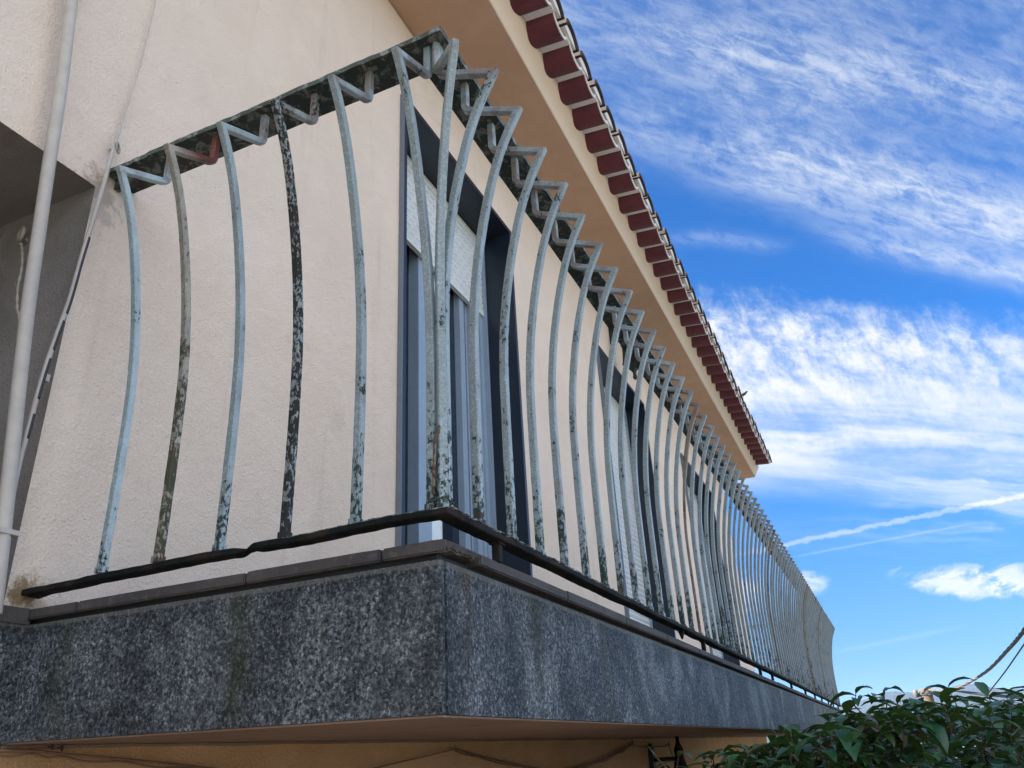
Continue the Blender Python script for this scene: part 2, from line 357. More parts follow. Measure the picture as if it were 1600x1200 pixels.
def paint(base, wear=0.5, darkc=(0.012, 0.035, 0.028), rust=0.25, low=0.25, low_amt=0.22, grime=0.35, linkc=None, side=0.75):
    def f(t):
        o = t.n.new('ShaderNodeObjectInfo').outputs['Random']
        p = t.coord('Object'); Z = t.xyz(p)[2]
        q = t.vm('ADD', p, t.comb(t.mul(o, 31.0), t.mul(o, 17.0), t.mul(o, 53.0)))
        n1 = t.noise(t.vm('MULTIPLY', q, (1, 1, 0.6)), 150, 7, 0.70, 0.3); n2 = t.noise(q, 13, 4, 0.6); n3 = t.noise(q, 420, 3, 0.6)
        zlow = t.ss(Z, low, 0.0); thr = t.sub(t.sub(0.70, t.mul(t.ss(Z, 0.80, 0.76, min(wear, 0.5), wear) if wear > 1 else wear, 0.16)), t.add(t.mul(zlow, low_amt), t.mul(0.16, t.ss(n2, 0.5, 0.72))))
        chip = t.ss(n1, thr, t.add(thr, 0.025))
        c = t.mix(t.ss(n2, 0.35, 0.65), base, tuple(x * 0.78 for x in base))
        c = t.mix(t.mul(grime, t.ss(t.noise(t.vm('MULTIPLY', q, (3, 3, 0.4)), 30, 5, 0.6), 0.45, 0.68)), c, (0.20, 0.22, 0.20))
        c = t.mix(t.mul(t.ss(n3, 0.50, 0.66), 0.6), c, tuple(x * 0.42 for x in base))
        c = t.mix(t.mul(t.ss(t.noise(q, 700, 2, 0.5), 0.6, 0.7), 0.4), c, tuple(min(1, x * 1.5) for x in base))
        # speckled darkening of the paint colour on faces turned to world -X
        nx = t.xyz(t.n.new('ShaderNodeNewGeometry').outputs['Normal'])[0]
        side_dark = t.mul(t.ss(nx, -0.35, -0.8), side)
        side_dark = t.mul(side_dark, t.ss(t.noise(q, 260, 5, 0.7), 0.30, 0.58))
        c = t.mix(side_dark, c, tuple(x * 0.36 for x in base))
        c = t.mix(t.mul(0.5, t.mul(t.ss(Z, 0.74, 0.765), t.ss(n2, 0.45, 0.55))), c, (0.16, 0.09, 0.06))
        if linkc: c = t.mix(t.ss(Z, 0.765, 0.80), c, linkc)
        dk = t.mix(t.ss(t.noise(q, 40, 3), 0.55, 0.62), darkc, (0.11, 0.045, 0.022))
        dk = t.mix(1.0 - rust, dk, darkc) if rust < 1 else dk
        c = t.mix(chip, c, dk)
        edge = t.mul(t.ss(t.noise(q, 8, 3), 0.66, 0.72), rust); c = t.mix(edge, c, (0.19, 0.085, 0.045))
        return {'Base Color': c, 'Normal': t.bump(t.add(t.mul(chip, -0.6), t.add(t.mul(n1, 0.4), t.mul(n3, 0.15))), 0.7, 0.0012),
                'Roughness': t.ss(chip, 0, 1, 0.42, 0.8)}
    return f
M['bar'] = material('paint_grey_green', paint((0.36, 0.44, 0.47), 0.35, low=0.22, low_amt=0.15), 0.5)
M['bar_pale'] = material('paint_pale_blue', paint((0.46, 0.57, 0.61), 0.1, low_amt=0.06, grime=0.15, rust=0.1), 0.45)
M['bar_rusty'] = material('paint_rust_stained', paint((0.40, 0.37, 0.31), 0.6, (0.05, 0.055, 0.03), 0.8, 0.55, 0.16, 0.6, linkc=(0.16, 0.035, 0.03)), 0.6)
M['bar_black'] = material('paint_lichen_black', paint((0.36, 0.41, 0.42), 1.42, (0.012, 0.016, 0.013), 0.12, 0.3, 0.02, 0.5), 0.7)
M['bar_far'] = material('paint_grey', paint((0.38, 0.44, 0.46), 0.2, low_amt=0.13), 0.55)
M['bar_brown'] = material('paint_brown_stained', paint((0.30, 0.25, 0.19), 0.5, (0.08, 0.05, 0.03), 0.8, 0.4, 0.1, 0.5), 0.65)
def rail(dark, light, k):
    def f(t):
        p = t.pos(); n = t.noise(p, 45, 6, 0.68, 0.6); b = t.noise(p, 9, 4, 0.6); s = t.noise(p, 260, 3, 0.6)
        N = t.xyz(t.n.new('ShaderNodeNewGeometry').outputs['Normal'])[2]
        c = t.mix(t.mul(0.5, t.ss(b, 0.48, 0.6)), dark, (0.05, 0.03, 0.024))
        c = t.mix(t.mul(k, t.ss(n, 0.50, 0.60)), c, light)
        c = t.mix(t.mul(0.6, t.ss(s, 0.60, 0.66)), c, (0.01, 0.014, 0.012))
        return {'Base Color': c, 'Normal': t.bump(t.add(n, t.mul(s, 0.3)), 0.9, 0.003)}
    return f
M['rail_top'] = material('flaking_green_iron', rail((0.016, 0.030, 0.027), (0.17, 0.185, 0.17), 0.8), 0.75)
M['rail_lip'] = material('flaking_pale_edge', rail((0.06, 0.09, 0.075), (0.28, 0.32, 0.31), 0.75), 0.7)
M['rail_low'] = material('black_iron', rail((0.004, 0.007, 0.007), (0.012, 0.014, 0.013), 0.5), 0.75, spec=0.2)
M['rail_crust'] = material('paint_crust', rail((0.07, 0.085, 0.075), (0.34, 0.38, 0.38), 1.0), 0.8)

def flat(c, rough=0.5, metal=0.0, spec=0.5, var=0.12, bump=0.1, sc=30):
    def f(t):
        p = t.pos(); n = t.noise(p, sc, 5, 0.6); b = t.noise(p, 3, 3, 0.5)
        return {'Base Color': t.mix(t.mul(t.ss(t.add(t.mul(n, 0.5), t.mul(b, 0.5)), 0.35, 0.65), 1.0), c, tuple(x * (1 - var) for x in c)), 'Normal': t.bump(n, bump, 0.001)}
    return material('m_' + str(len(bpy.data.materials)), f, rough, metal, spec)
M['slate'] = flat((0.010, 0.018, 0.032), 0.35, var=0.25)
M['trim'] = flat((0.17, 0.20, 0.25), 0.45)
M['alu'] = flat((0.30, 0.38, 0.48), 0.3)
M['alu_dark'] = flat((0.07, 0.10, 0.14), 0.3)
M['curtain'] = flat((0.75, 0.82, 0.86), 0.9)
M['room'] = flat((0.02, 0.022, 0.027), 0.9)
M['white_mortar'] = flat((0.74, 0.72, 0.72), 0.9, var=0.15, bump=0.5, sc=80)
M['black'] = flat((0.012, 0.012, 0.013), 0.6, bump=0.4)
M['green_iron'] = flat((0.010, 0.028, 0.028), 0.55, bump=0.4)
M['cable_dark'] = flat((0.03, 0.03, 0.035), 0.6)
M['cable_pale'] = flat((0.50, 0.46, 0.42), 0.6, var=0.2, bump=0.4)
M['cable_brown'] = flat((0.26, 0.15, 0.09), 0.7, var=0.4, bump=0.4)
M['cable_grey'] = flat((0.13, 0.115, 0.105), 0.7, var=0.4, bump=0.4)
M['hook'] = flat((0.42, 0.38, 0.33), 0.7, var=0.3, bump=0.5)
M['pole'] = flat((0.13, 0.09, 0.062), 0.85, var=0.4, bump=0.6, sc=14)
M['paving'] = flat((0.55, 0.50, 0.44), 0.9, var=0.25, bump=0.4, sc=6)
def glass():
    m = bpy.data.materials.new('window_glass'); m.use_nodes = True; t = NT(m.node_tree); b = m.node_tree.nodes['Principled BSDF']
    b.inputs['Base Color'].default_value = (0.012, 0.02, 0.035, 1); b.inputs['Roughness'].default_value = 0.04
    b.inputs['Specular IOR Level'].default_value = 0.6
    t.l.new(t.bump(t.noise(t.pos(), 2.5, 2, 0.5), 0.03, 0.01), b.inputs['Normal'])
    return m
M['glass'] = glass()
def shutter(t):
    p = t.pos(); X, Y, Z = t.xyz(p)
    row = t.m('DIVIDE', Z, 0.036); fr = t.m('FRACT', row); fx = t.m('FRACT', t.add(t.m('DIVIDE', X, 0.052), t.mul(0.5, t.m('MODULO', t.m('FLOOR', row), 2.0))))
    dash = t.mul(t.mul(t.ss(t.m('ABSOLUTE', t.sub(fr, 0.12)), 0.050, 0.028), t.ss(t.m('ABSOLUTE', t.sub(fx, 0.5)), 0.36, 0.33)), 1.0)
    d = t.noise(p, 12, 4, 0.6)
    c = t.mix(t.ss(d, 0.4, 0.7), (0.70, 0.72, 0.73), (0.62, 0.64, 0.66))
    return {'Base Color': t.mix(t.mul(dash, 0.75), c, (0.10, 0.12, 0.15))}
M['shutter'] = material('pvc_shutter', shutter, 0.4)
def tile_red(t):
    p = t.pos(); n = t.noise(p, 12, 5, 0.6); f = t.noise(p, 160, 4, 0.6)
    c = t.mix(t.ss(n, 0.35, 0.65), (0.095, 0.018, 0.030), (0.125, 0.024, 0.034))
    c = t.mix(t.mul(0.5, t.ss(f, 0.55, 0.7)), c, (0.06, 0.012, 0.02))
    return {'Base Color': c, 'Normal': t.bump(f, 0.3, 0.001)}
M['tile_red'] = material('maroon_tile', tile_red, 0.7)
def tile_brown(t):
    p = t.pos(); n = t.noise(p, 25, 5, 0.65); f = t.noise(p, 130, 4, 0.6)
    c = t.mix(t.ss(n, 0.4, 0.62), (0.050, 0.028, 0.022), (0.022, 0.018, 0.019))
    c = t.mix(t.mul(0.6, t.ss(f, 0.56, 0.66)), c, (0.075, 0.055, 0.045))
    return {'Base Color': c, 'Normal': t.bump(f, 0.5, 0.002)}
M['tile_brown'] = material('weathered_tile', tile_brown, 0.85)

# ------------------------------------------------------------------ the setting
WY = 0.811          # facade plane
def ground():
    mb = MB(); ang = arc(73, 0, 2*math.pi); rad = [0.0, 4, 9, 13, 20, 40, 90, 200, 500, 1200, 2500, 6000]
    def h(r): return -2.05 if r < 10 else (-2.05 - (r - 10) * 0.28 if r < 40 else (-10.5 - (r-40)*0.12 if r < 200 else -29.7))
    b = 0; mb.v.append(Vector((0, -0.5, -2.05)))
    for r in rad[1:]:
        for a in ang[:-1]: mb.v.append(Vector((r*math.cos(a), -0.5 + r*math.sin(a), h(r))))
    for k in range(72): mb.f.append((0, 1+k, 1+(k+1) % 72)); mb.sm.append(True); mb.mi.append(0)
    for i in range(len(rad)-2):
        for k in range(72):
            a = 1+i*72; mb.f.append((a+k, a+(k+1) % 72, a+72+(k+1) % 72, a+72+k)); mb.sm.append(True); mb.mi.append(0)
    def g(t):
        p = t.pos(); r = t.vm('LENGTH', p); n = t.noise(p, 0.05, 6, 0.6); n2 = t.noise(p, 5, 6, 0.6)
        near = t.mix(t.ss(n2, 0.4, 0.6), (0.26, 0.23, 0.20), (0.20, 0.18, 0.155))
        return t.mix(t.ss(r, 14, 22), near, t.mix(t.ss(n, 0.4, 0.6), (0.05, 0.075, 0.03), (0.12, 0.12, 0.06)))
    tag(mb.build('ground', material('ground', g, 0.95)), kind='structure')
ground()
def hills():
    mb = MB(); na, nr = 300, 14
    def ht(az, s):
        e = 2.10 + 0.12*mnoise.noise(Vector((az*0.16, 3.1, 0))) + 0.10*mnoise.noise(Vector((az*0.6, 7.7, 0)))
        e += 0.36*math.exp(-((az-4.2)/1.5)**2) - 0.35*math.exp(-((az+4.2)/2.2)**2) + 0.30*math.exp(-((az-0.1)/1.1)**2) - 0.2*math.exp(-((az-8.0)/2.0)**2)
        return e
    for i in range(na+1):
        az = -14 + 40*i/na
        for j in range(nr+1):
            s = j/nr; r = 2300 + 1500*s
            if s < 0.6: e = ht(az, s) * math.sin(s/0.6*math.pi/2)**0.8
            else: e = ht(az, s) * (1 - ((s-0.6)/0.4)**2)
            z = -30 + (3200*math.tan(R(max(e, 0))) + 30) * (1 if e > 0.01 else 0)
            z += 2.6*mnoise.noise(Vector((az*14, s*40, 1))) + 2.2*mnoise.noise(Vector((az*37, s*90, 5))) if 0.2 < s < 0.9 else 0
            mb.v.append(Vector((CAM.x + r*math.cos(R(az)), CAM.y - r*math.sin(R(az)), z)))
    for i in range(na):
        for j in range(nr):
            a = i*(nr+1)+j; mb.f.append((a, a+1, a+nr+2, a+nr+1)); mb.sm.append(False); mb.mi.append(0)
    m = material('hill_forest', lambda t: t.mix(t.ss(t.noise(t.pos(), 0.012, 6, 0.65), 0.42, 0.6), (0.010, 0.018, 0.014), (0.022, 0.030, 0.020)), 0.95)
    tag(mb.build('hills', m), kind='structure')
hills()

# ------------------------------------------------------------------ house
house = root('house', (4.4, 4.8, -2.05), 'peach rendered two storey house with maroon tiled eaves and a long balcony', 'house')
XE = 8.67
wins = [(1.175, 2.250, 2.209), (3.695, 4.86, 2.209), (6.17, 7.58, 2.20)]
ZF = -0.05
def facade():
    mb = MB()
    xs = sorted([-4.0, -0.04, XE] + [a for w in wins for a in w[:2]]); zs = [-0.25, ZF, 0.84, 2.20, 2.209, 2.66]
    T = 0.30
    def solid(x, z):
        if x < -0.04 and z < 0.84: return False
        for a, b, top in wins:
            if a < x < b and ZF < z < top: return False
        return True
    idx = {}
    def vid(i, j, k):
        if (i, j, k) not in idx: idx[(i, j, k)] = len(mb.v); mb.v.append(Vector((xs[i], WY + (T if k else 0), zs[j])))
        return idx[(i, j, k)]
    nx, nz = len(xs)-1, len(zs)-1
    S_ = [[solid((xs[i]+xs[i+1])/2, (zs[j]+zs[j+1])/2) for j in range(nz)] for i in range(nx)]
    def face(l):
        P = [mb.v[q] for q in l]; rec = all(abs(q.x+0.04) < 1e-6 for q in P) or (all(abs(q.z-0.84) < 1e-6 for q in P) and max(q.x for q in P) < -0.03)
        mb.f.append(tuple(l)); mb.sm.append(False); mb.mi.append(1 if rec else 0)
    for i in range(nx):
        for j in range(nz):
            if not S_[i][j]: continue
            for k in (0, 1): face([vid(i, j, k), vid(i+1, j, k), vid(i+1, j+1, k), vid(i, j+1, k)])
            for di, dj, e in ((-1, 0, ((i, j), (i, j+1))), (1, 0, ((i+1, j), (i+1, j+1))), (0, -1, ((i, j), (i+1, j))), (0, 1, ((i, j+1), (i+1, j+1)))):
                ii, jj = i+di, j+dj
                if not (0 <= ii < nx and 0 <= jj < nz) or not S_[ii][jj]:
                    (a, b), (c, d) = e; face([vid(a, b, 0), vid(c, d, 0), vid(c, d, 1), vid(a, b, 1)])
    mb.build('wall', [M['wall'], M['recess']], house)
    # end and rear walls of the upper storey
    e = MB(); e.box(XE-0.3, XE-0.002, WY+T+0.002, 8.5, -0.25, 2.66); e.box(-4.0, XE-0.302, 8.2, 8.5, -0.25, 2.66); e.box(-4.0, -3.7, WY+T+0.002, 8.198, 0.85, 2.66)
    e.build('wall', M['wall'], house)
    # lower storey
    l = MB(); l.box(-4.0, XE, WY, 8.5, -2.05, -0.252); l.build('lower_wall', M['wall_low'], house)
    # recess: side wall facing left, ceiling, rear
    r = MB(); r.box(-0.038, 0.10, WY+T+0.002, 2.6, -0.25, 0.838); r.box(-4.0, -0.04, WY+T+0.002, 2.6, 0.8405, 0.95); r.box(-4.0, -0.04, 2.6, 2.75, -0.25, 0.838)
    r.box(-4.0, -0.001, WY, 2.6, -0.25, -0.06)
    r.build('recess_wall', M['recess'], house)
facade()
def crumbled_edges():
    # worn arris of the recess opening: small plaster lumps along the edge
    mb = MB()
    n = 150
    def lump(c, r):
        b = len(mb.v); a = random.random()*6
        for k in range(6): mb.v.append(Vector(c) + Vector((math.cos(a+k*1.047)*r*random.uniform(.6, 1.2), -0.35*r if k % 2 else 0.2*r, math.sin(a+k*1.047)*r*random.uniform(.5, 1.0))))
        mb.v.append(Vector(c) + Vector((0, -0.5*r, 0))); mb.v.append(Vector(c) + Vector((0, 0.8*r, 0)))
        for k in range(6):
            mb.f.append((b+k, b+(k+1) % 6, b+6)); mb.sm.append(True); mb.mi.append(0)
            mb.f.append((b+(k+1) % 6, b+k, b+7)); mb.sm.append(True); mb.mi.append(0)
    for i in range(90): lump((-0.039 + random.gauss(0, 0.0012), WY + 0.003, random.uniform(-0.04, 0.84)), random.uniform(0.003, 0.007))
    for i in range(60): lump((random.uniform(-0.35, -0.04), WY + 0.003, 0.841 + random.gauss(0, 0.0012)), random.uniform(0.003, 0.007))
    mb.build('plaster_edge', M['wall'], house)

def window(k, x0, x1, top, closed):
    w = MB(); PR = 0.020; T = 0.022; D = 0.15
    y0, y1 = WY - PR, WY + D + 0.10
    w.box(x0, x0+T, y0, y1, ZF+0.004, top-T-0.001); w.box(x1-T, x1, y0, y1, ZF+0.004, top-T-0.001); w.box(x0, x1, y0, y1, top-T, top-0.0005)
    fr = root_part('window', house, (x0, WY, ZF), 'tall balcony window with its white roller shutter ' + ('half raised' if k == 0 else 'fully lowered'))
    w.build('surround', M['slate'], fr)
    tr = MB(); tr.box(x0-0.004, x0-0.0005, y0-0.001, WY-0.0005, ZF+0.004, top+0.003); tr.build('trim', M['trim'], fr)
    a, b = x0+T+0.001, x1-T-0.001; zt = top-T-0.002; ys = WY + D
    zb = 1.745 if k == 0 else (ZF + 0.02)
    sh = MB(); z = zt; pitch = 0.036
    while z > zb:
        zl = max(z - pitch, zb)
        pr = [(ys + 0.0, zl), (ys - 0.006, zl + 0.25*(z-zl)), (ys - 0.008, zl + 0.55*(z-zl)), (ys - 0.006, zl + 0.85*(z-zl)), (ys, z-0.0004), (ys + 0.008, z-0.0004), (ys + 0.008, zl)]
        sh.prism(pr, 0, a+0.02, b-0.02, smooth=False); z -= pitch
    sh.box(a+0.02, b-0.02, ys-0.010, ys+0.010, zb-0.035, zb-0.001)
    sh.build('shutter', M['shutter'], fr)
    for ga in (a, b-0.018):
        g = MB(); g.box(ga, ga+0.018, ys-0.02, ys+0.02, ZF+0.01, zt); g.build('guide_rail', M['alu'], fr)
    yd = ys + 0.045
    if k == 0:
        f = MB()
        f.box(1.60, 1.602, yd-0.012, yd+0.02, ZF+0.01, 1.78)
        f.box(1.60, 1.70, yd-0.03, yd-0.013, ZF+0.01, 1.78); f.box(1.985, 2.03, yd-0.03, yd, ZF+0.01, 1.78)
        f.box(2.075, b-0.019, yd-0.045, yd, ZF+0.01, 1.78); f.box(2.060, 2.074, yd-0.022, yd, ZF+0.01, 1.78)
        f.box(2.118, 2.126, yd-0.052, yd-0.0455, ZF+0.01, 1.78); f.box(2.16, 2.166, yd-0.052, yd-0.0455, ZF+0.01, 1.78)
        f.build('frame', M['alu'], fr)
        c = MB()
        pts = [(1.702 + 0.012*i, yd - 0.006 + 0.004*math.sin(i*1.9)) for i in range(12)]
        c.prism(pts + [(p[0], p[1]+0.003) for p in pts[::-1]], 2, ZF+0.02, 1.76); c.build('curtain', M['curtain'], fr)
        gl = MB(); gl.box(1.835, 1.984, yd+0.0, yd+0.006, ZF+0.01, 1.78); gl.box(a+0.02, 1.599, yd+0.021, yd+0.026, ZF+0.01, 1.78); gl.build('pane', M['glass'], fr)
        gd = MB(); gd.box(2.031, 2.059, yd-0.01, yd+0.01, ZF+0.01, 1.78); gd.build('frame', M['alu_dark'], fr)
    bk = MB(); bk.box(x0-0.05, x1+0.05, WY+0.302, WY+0.34, ZF, top+0.05); bk.build('room_shade', M['room'], fr)
def root_part(name, parent, loc, label=None):
    o = bpy.data.objects.new(name, None); COL.objects.link(o); o.parent = parent; o.location = Vector(loc) - wloc(parent); o.empty_display_size = 0.1
    if label: o['label'] = label
    return o
for k, w_ in enumerate(wins): window(k, *w_, closed=(k > 0))

ZS = 2.669; YS = 0.4205
def eaves():
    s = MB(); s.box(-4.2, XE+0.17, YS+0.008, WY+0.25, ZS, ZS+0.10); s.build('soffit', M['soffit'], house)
    f = MB(); prof = [(YS, ZS), (YS-0.004, ZS+0.012), (YS-0.018, ZS+0.040), (YS-0.034, ZS+0.066), (YS-0.050, ZS+0.088), (YS-0.060, ZS+0.12), (YS+0.007, ZS+0.12), (YS+0.007, ZS)]
    f.prism(prof, 0, -4.2, XE+0.175, smooth=True); f.box(XE+0.171, XE+0.20, YS+0.008, 8.4, ZS, ZS+0.12); f.build('fascia', M['fascia'], house)
eaves()
def roof():
    P = 0.2065; y_in, y_out = 0.44, 0.222; zt = 2.786; sl = 0.03     # zt: height of pan lips at the outer end
    roofp = root_part('roof', house, (4.4, 0.4, 2.8))
    pans, ribs, caps, mort = MB(), MB(), MB(), MB()
    n = int((XE + 0.25 + 3.6) / P)
    for k in range(n):
        xc = -3.6 + P*k + 0.06; hw = P*0.395; dp = 0.050; j = random.uniform(-0.006, 0.006); jz = random.uniform(-0.003, 0.003)
        yo = y_out + j
        def pan(u, th=0.0): return (xc + hw*math.sin(u), -dp*math.cos(u) + th)
        us = arc(13, -math.pi/2, math.pi/2)
        pr = [(pan(u)[0], zt + jz + pan(u)[1]*(0.25+0.75*abs(math.cos(u))**0.3)) for u in us]
        up_ = [(x, z + 0.012) for x, z in pr[::-1]]
        def slab(mb, poly, ya, yb, smooth=True):
            m = len(poly); b = len(mb.v)
            mb.v += [Vector((x, ya, z)) for x, z in poly] + [Vector((x, yb, z + (yb-ya)*sl*3)) for x, z in poly]
            mb.f.append(tuple(b+i for i in range(m))); mb.sm.append(False); mb.mi.append(0)
            mb.f.append(tuple(b+m+i for i in range(m))[::-1]); mb.sm.append(False); mb.mi.append(0)
            for i in range(m):
                q = (i+1) % m; mb.f.append((b+i, b+q, b+m+q, b+m+i)); mb.sm.append(False); mb.mi.append(0)
        slab(pans, pr + up_, yo, y_in)
        # white-washed end of the pan
        pr2 = [(x, z - 0.0015) for x, z in pr]; slab(mort, pr2 + [(x, z + 0.0165) for x, z in pr[::-1]], yo - 0.006, yo - 0.0005)
        # rib of mortar to the next pan
        xr0, xr1 = xc + hw + 0.0005, xc + P - hw - 0.0005
        rib_ = MB(); slab(rib_, [(xr0, zt-0.004), (xr1, zt-0.004), (xr1, zt+0.02), (xr0, zt+0.02)], y_out - 0.004, y_in); rib_.build('mortar_rib', M['white_mortar'], roofp)
        # mortar crescent and cover tile over the rib
        cx = xc + P/2; rw = 0.077 + random.uniform(-0.004, 0.004); rh = 0.056 + random.uniform(-0.004, 0.006); yo2 = y_out - 0.028 + random.uniform(-0.008, 0.004); sk = random.uniform(-0.008, 0.008)
        ca = arc(11, math.pi, 0)
        inner = [(cx + rw*math.cos(a), zt + 0.012 + rh*math.sin(a) + sk*math.cos(a)) for a in ca]
        slab(mort, inner, yo2 + 0.014, y_in)
        outer = [(cx + (rw+0.017)*math.cos(a), zt + 0.012 + (rh+0.023)*math.sin(a) + sk*math.cos(a)) for a in ca[::-1]]
        slab(caps, [(x, z + 0.0006) for x, z in inner] + outer, yo2, y_in)
    pans.build('pan_tiles', M['tile_red'], roofp); 
    caps.build('cover_tiles', M['tile_brown'], roofp); mort.build('mortar_ends', M['white_mortar'], roofp)
    r = MB(); y0, y1, yr = 0.36, 8.7, 4.6
    r.prism([(y0+0.03, 2.835), (yr, 3.95), (y1, 2.79), (y1, 2.76), (0.45, 2.79)], 0, -4.2, XE+0.2); r.build('roof_slope', M['tile_brown'], roofp)
roof()

# balcony slab
bal = root_part('balcony', house, (4.3, 0.4, -0.16))
def balcony():
    o = 0.006; mb = MB()
    SLOPE = lambda y: -0.2475 - 0.011*(1 - max(0, min(1, y/WY)))
    poly = [(0.0, 0.006+0.012), (0.002, 0.008), (0.004, 0.006), (0.0110, 0.006), (0.0125, 0.013), (0.0165, 0.013), (0.018, 0.006), (XE+0.02, 0.006), (XE+0.02, WY-0.001), (0.0, WY-0.001)]
    mb.prism(poly, 2, -0.2475, -0.0675)
    for v in mb.v:
        if v.z < -0.2: v.z = SLOPE(v.y)
    mb.build('slab', M['slab'], bal)
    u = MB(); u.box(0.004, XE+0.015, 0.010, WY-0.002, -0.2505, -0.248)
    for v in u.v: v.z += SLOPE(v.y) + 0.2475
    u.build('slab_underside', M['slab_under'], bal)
    # ragged plaster line where the wall meets the slab
    rg = MB(); pts = []; N = 220
    top = [(XE*i/N, -0.2515) for i in range(N+1)]; bot = [(XE*i/N, -0.2535 - 0.0045*(0.5+0.5*mnoise.noise(Vector((i*0.25, 0, 0)))) - 0.003*abs(mnoise.noise(Vector((i*0.9, 4, 0))))) for i in range(N, -1, -1)]
    rg.prism(top + bot, 1, WY-0.012, WY-0.0005); rg.build('plaster_edge', M['slab_under'], bal)
    bd = MB(); bd.box(0.011, XE+0.012, 0.017, WY-0.004, -0.0672, -0.0575); bd.build('shadow_joint', M['black'], bal)  # recessed joint, coloured black to stand for the shade under the coping
    fl = MB(); fl.box(0.105, XE+0.01, 0.105, WY-0.003, -0.0570, -0.046); fl.build('floor', M['coping'], bal)
    # coping stones
    def stone(x0, x1, y0, y1, chip=None):
        s = MB(); g = 0.0012; zt = -0.0405 + random.uniform(-0.0015, 0.0012); zb = -0.0580 + random.uniform(-0.0008, 0.0008)
        s.box(x0+g, x1-g, y0+g, y1-g, zb, zt)
        o_ = s.build('coping_stone', M['coping'], bal)
        me = o_.data; bm = bmesh.new(); bm.from_mesh(me)
        bmesh.ops.bevel(bm, geom=list(bm.edges), offset=0.0022, segments=2, affect='EDGES')
        bmesh.ops.subdivide_edges(bm, edges=[e for e in bm.edges if e.calc_length() > 0.05], cuts=14)
        wl = wloc(o_)
        for v in bm.verts:
            p = v.co + wl; k = mnoise.noise(p*60)*0.0009 + mnoise.noise(p*160)*0.0006
            v.co += Vector((k, k, k))
            if chip and p.z < -0.050 and p.y < 0.05 and chip[0] < p.x < chip[1]: v.co.z += (0.006 + 0.008*mnoise.noise(Vector((p.x*120, 0, 0)))); v.co.y += 0.003
        for f in bm.faces: f.smooth = False
        bm.to_mesh(me); bm.free()
    ys = [0.0975, 0.333, 0.683, 0.8085]
    stone(-0.0045, 0.104, -0.0045, 0.0965, chip=(0.0, 0.2))
    for a, b in zip(ys[:-1], ys[1:]): stone(-0.0045, 0.10, a, b)
    xs = [0.1045, 0.466, 0.840, 1.211, 1.598]
    while xs[-1] < XE - 0.3: xs.append(xs[-1] + 0.375 + random.uniform(-0.006, 0.006))
    xs[-1] = XE + 0.022
    for a, b in zip(xs[:-1], xs[1:]): stone(a, b, -0.0045 + random.uniform(-0.001, 0.001), 0.10)
    ex = MB(); ex.box(-0.30, -0.0055, WY-0.020, WY-0.0005, -0.0672, -0.0415)
    ex.build('coping_stone', M['coping'], bal)
    sx = MB(); sx.box(0.0, 0.14, 0.8095, 1.0, -0.2475, -0.0675); 
balcony()
# stub of the slab carried on into the recess
st = MB(); st.box(-0.30, -0.0005, WY-0.016, WY-0.0015, -0.2475, -0.0675); st.box(-0.30, -0.003, WY-0.018, WY-0.0015, -0.2495, -0.2478); st.build('slab_end', M['slab'], bal)

# ------------------------------------------------------------------ railing
ral = root('balcony_railing', (4.3, 0.4, 0.0), 'long iron balcony railing of outward curved square bars with flaking grey green paint', 'railing')
PROF = [(0.000, 0.000), (0.000, 0.10), (0.000, 0.20), (-0.001, 0.30), (-0.004, 0.36), (-0.010, 0.42), (-0.0185, 0.48), (-0.030, 0.54), (-0.044, 0.60), (-0.061, 0.66), (-0.080, 0.71), (-0.1095, 0.7655)]
def bar_mesh(name, mats, thin=False, hs=0.0067, zoff=0.0):
    mb = MB(); n = 44; path = []
    def Pz(z):
        for (a, za), (b, zb) in zip(PROF[:-1], PROF[1:]):
            if za <= z <= zb: f = (z-za)/(zb-za); return a + (b-a)*f
        return PROF[-1][0]
    import bisect
    # smooth spline through the profile
    for i in range(n+1):
        z = 0.7655 * i/n; k = 0.03; y = (Pz(max(0, z-k)) + 2*Pz(z) + Pz(min(0.7655, z+k)))/4 if z < 0.73 else Pz(z)
        path.append(Vector((0.0012*math.sin(z*9), y, z)))
    path[-1] = Vector((0, -0.1095, 0.7655))
    B = Vector((0, -0.0035, 0.8125))
    A = path[-1]
    path += [A + (B-A)*0.5]
    # rounded bend at B
    d0 = (B-A).normalized()
    path += [B - d0*0.010, B + Vector((0, 0.0005, 0.0025)) - d0*0.003, B + Vector((0, 0.001, 0.010)), Vector((0, -0.0025, 0.850)), Vector((0, -0.0025, 0.886))]
    c = 0.0016
    def sec(i):
        h = hs*(1 + 0.05*mnoise.noise(Vector((i*0.7, hs*900, 0))))
        if thin and i < 30: h *= 0.62
        return [(-h, -h+c), (-h+c, -h), (h-c, -h), (h, -h+c), (h, h-c), (h-c, h), (-h+c, h), (-h, h-c)]
    mb.sweep(path, sec, up=None if False else (1, 0, 0), smooth=False)
    # weld collar blob at the foot
    mb.box(-hs*1.15, hs*1.15, -hs*1.15, hs*1.15, -0.004, 0.006)
    return mb
def make_bar(mat, **kw):
    return bar_mesh('bar', mat, **kw).build('bar', M[mat])
def place_bar(src, x, y, rz, mat=None, label=None, first=False):
    o = src if first else src.copy()
    if not first: COL.objects.link(o)
    o.parent = ral; o.location = Vector((x, y, 0.004)) - ral.location
    o.rotation_euler = (random.gauss(0, 0.0015), random.gauss(0, 0.0015), rz + random.gauss(0, 0.010)); 
    if label: o['label'] = label
    return o
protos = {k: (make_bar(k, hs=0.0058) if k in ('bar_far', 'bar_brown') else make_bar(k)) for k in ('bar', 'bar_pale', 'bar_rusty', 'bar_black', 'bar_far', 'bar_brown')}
used = set()
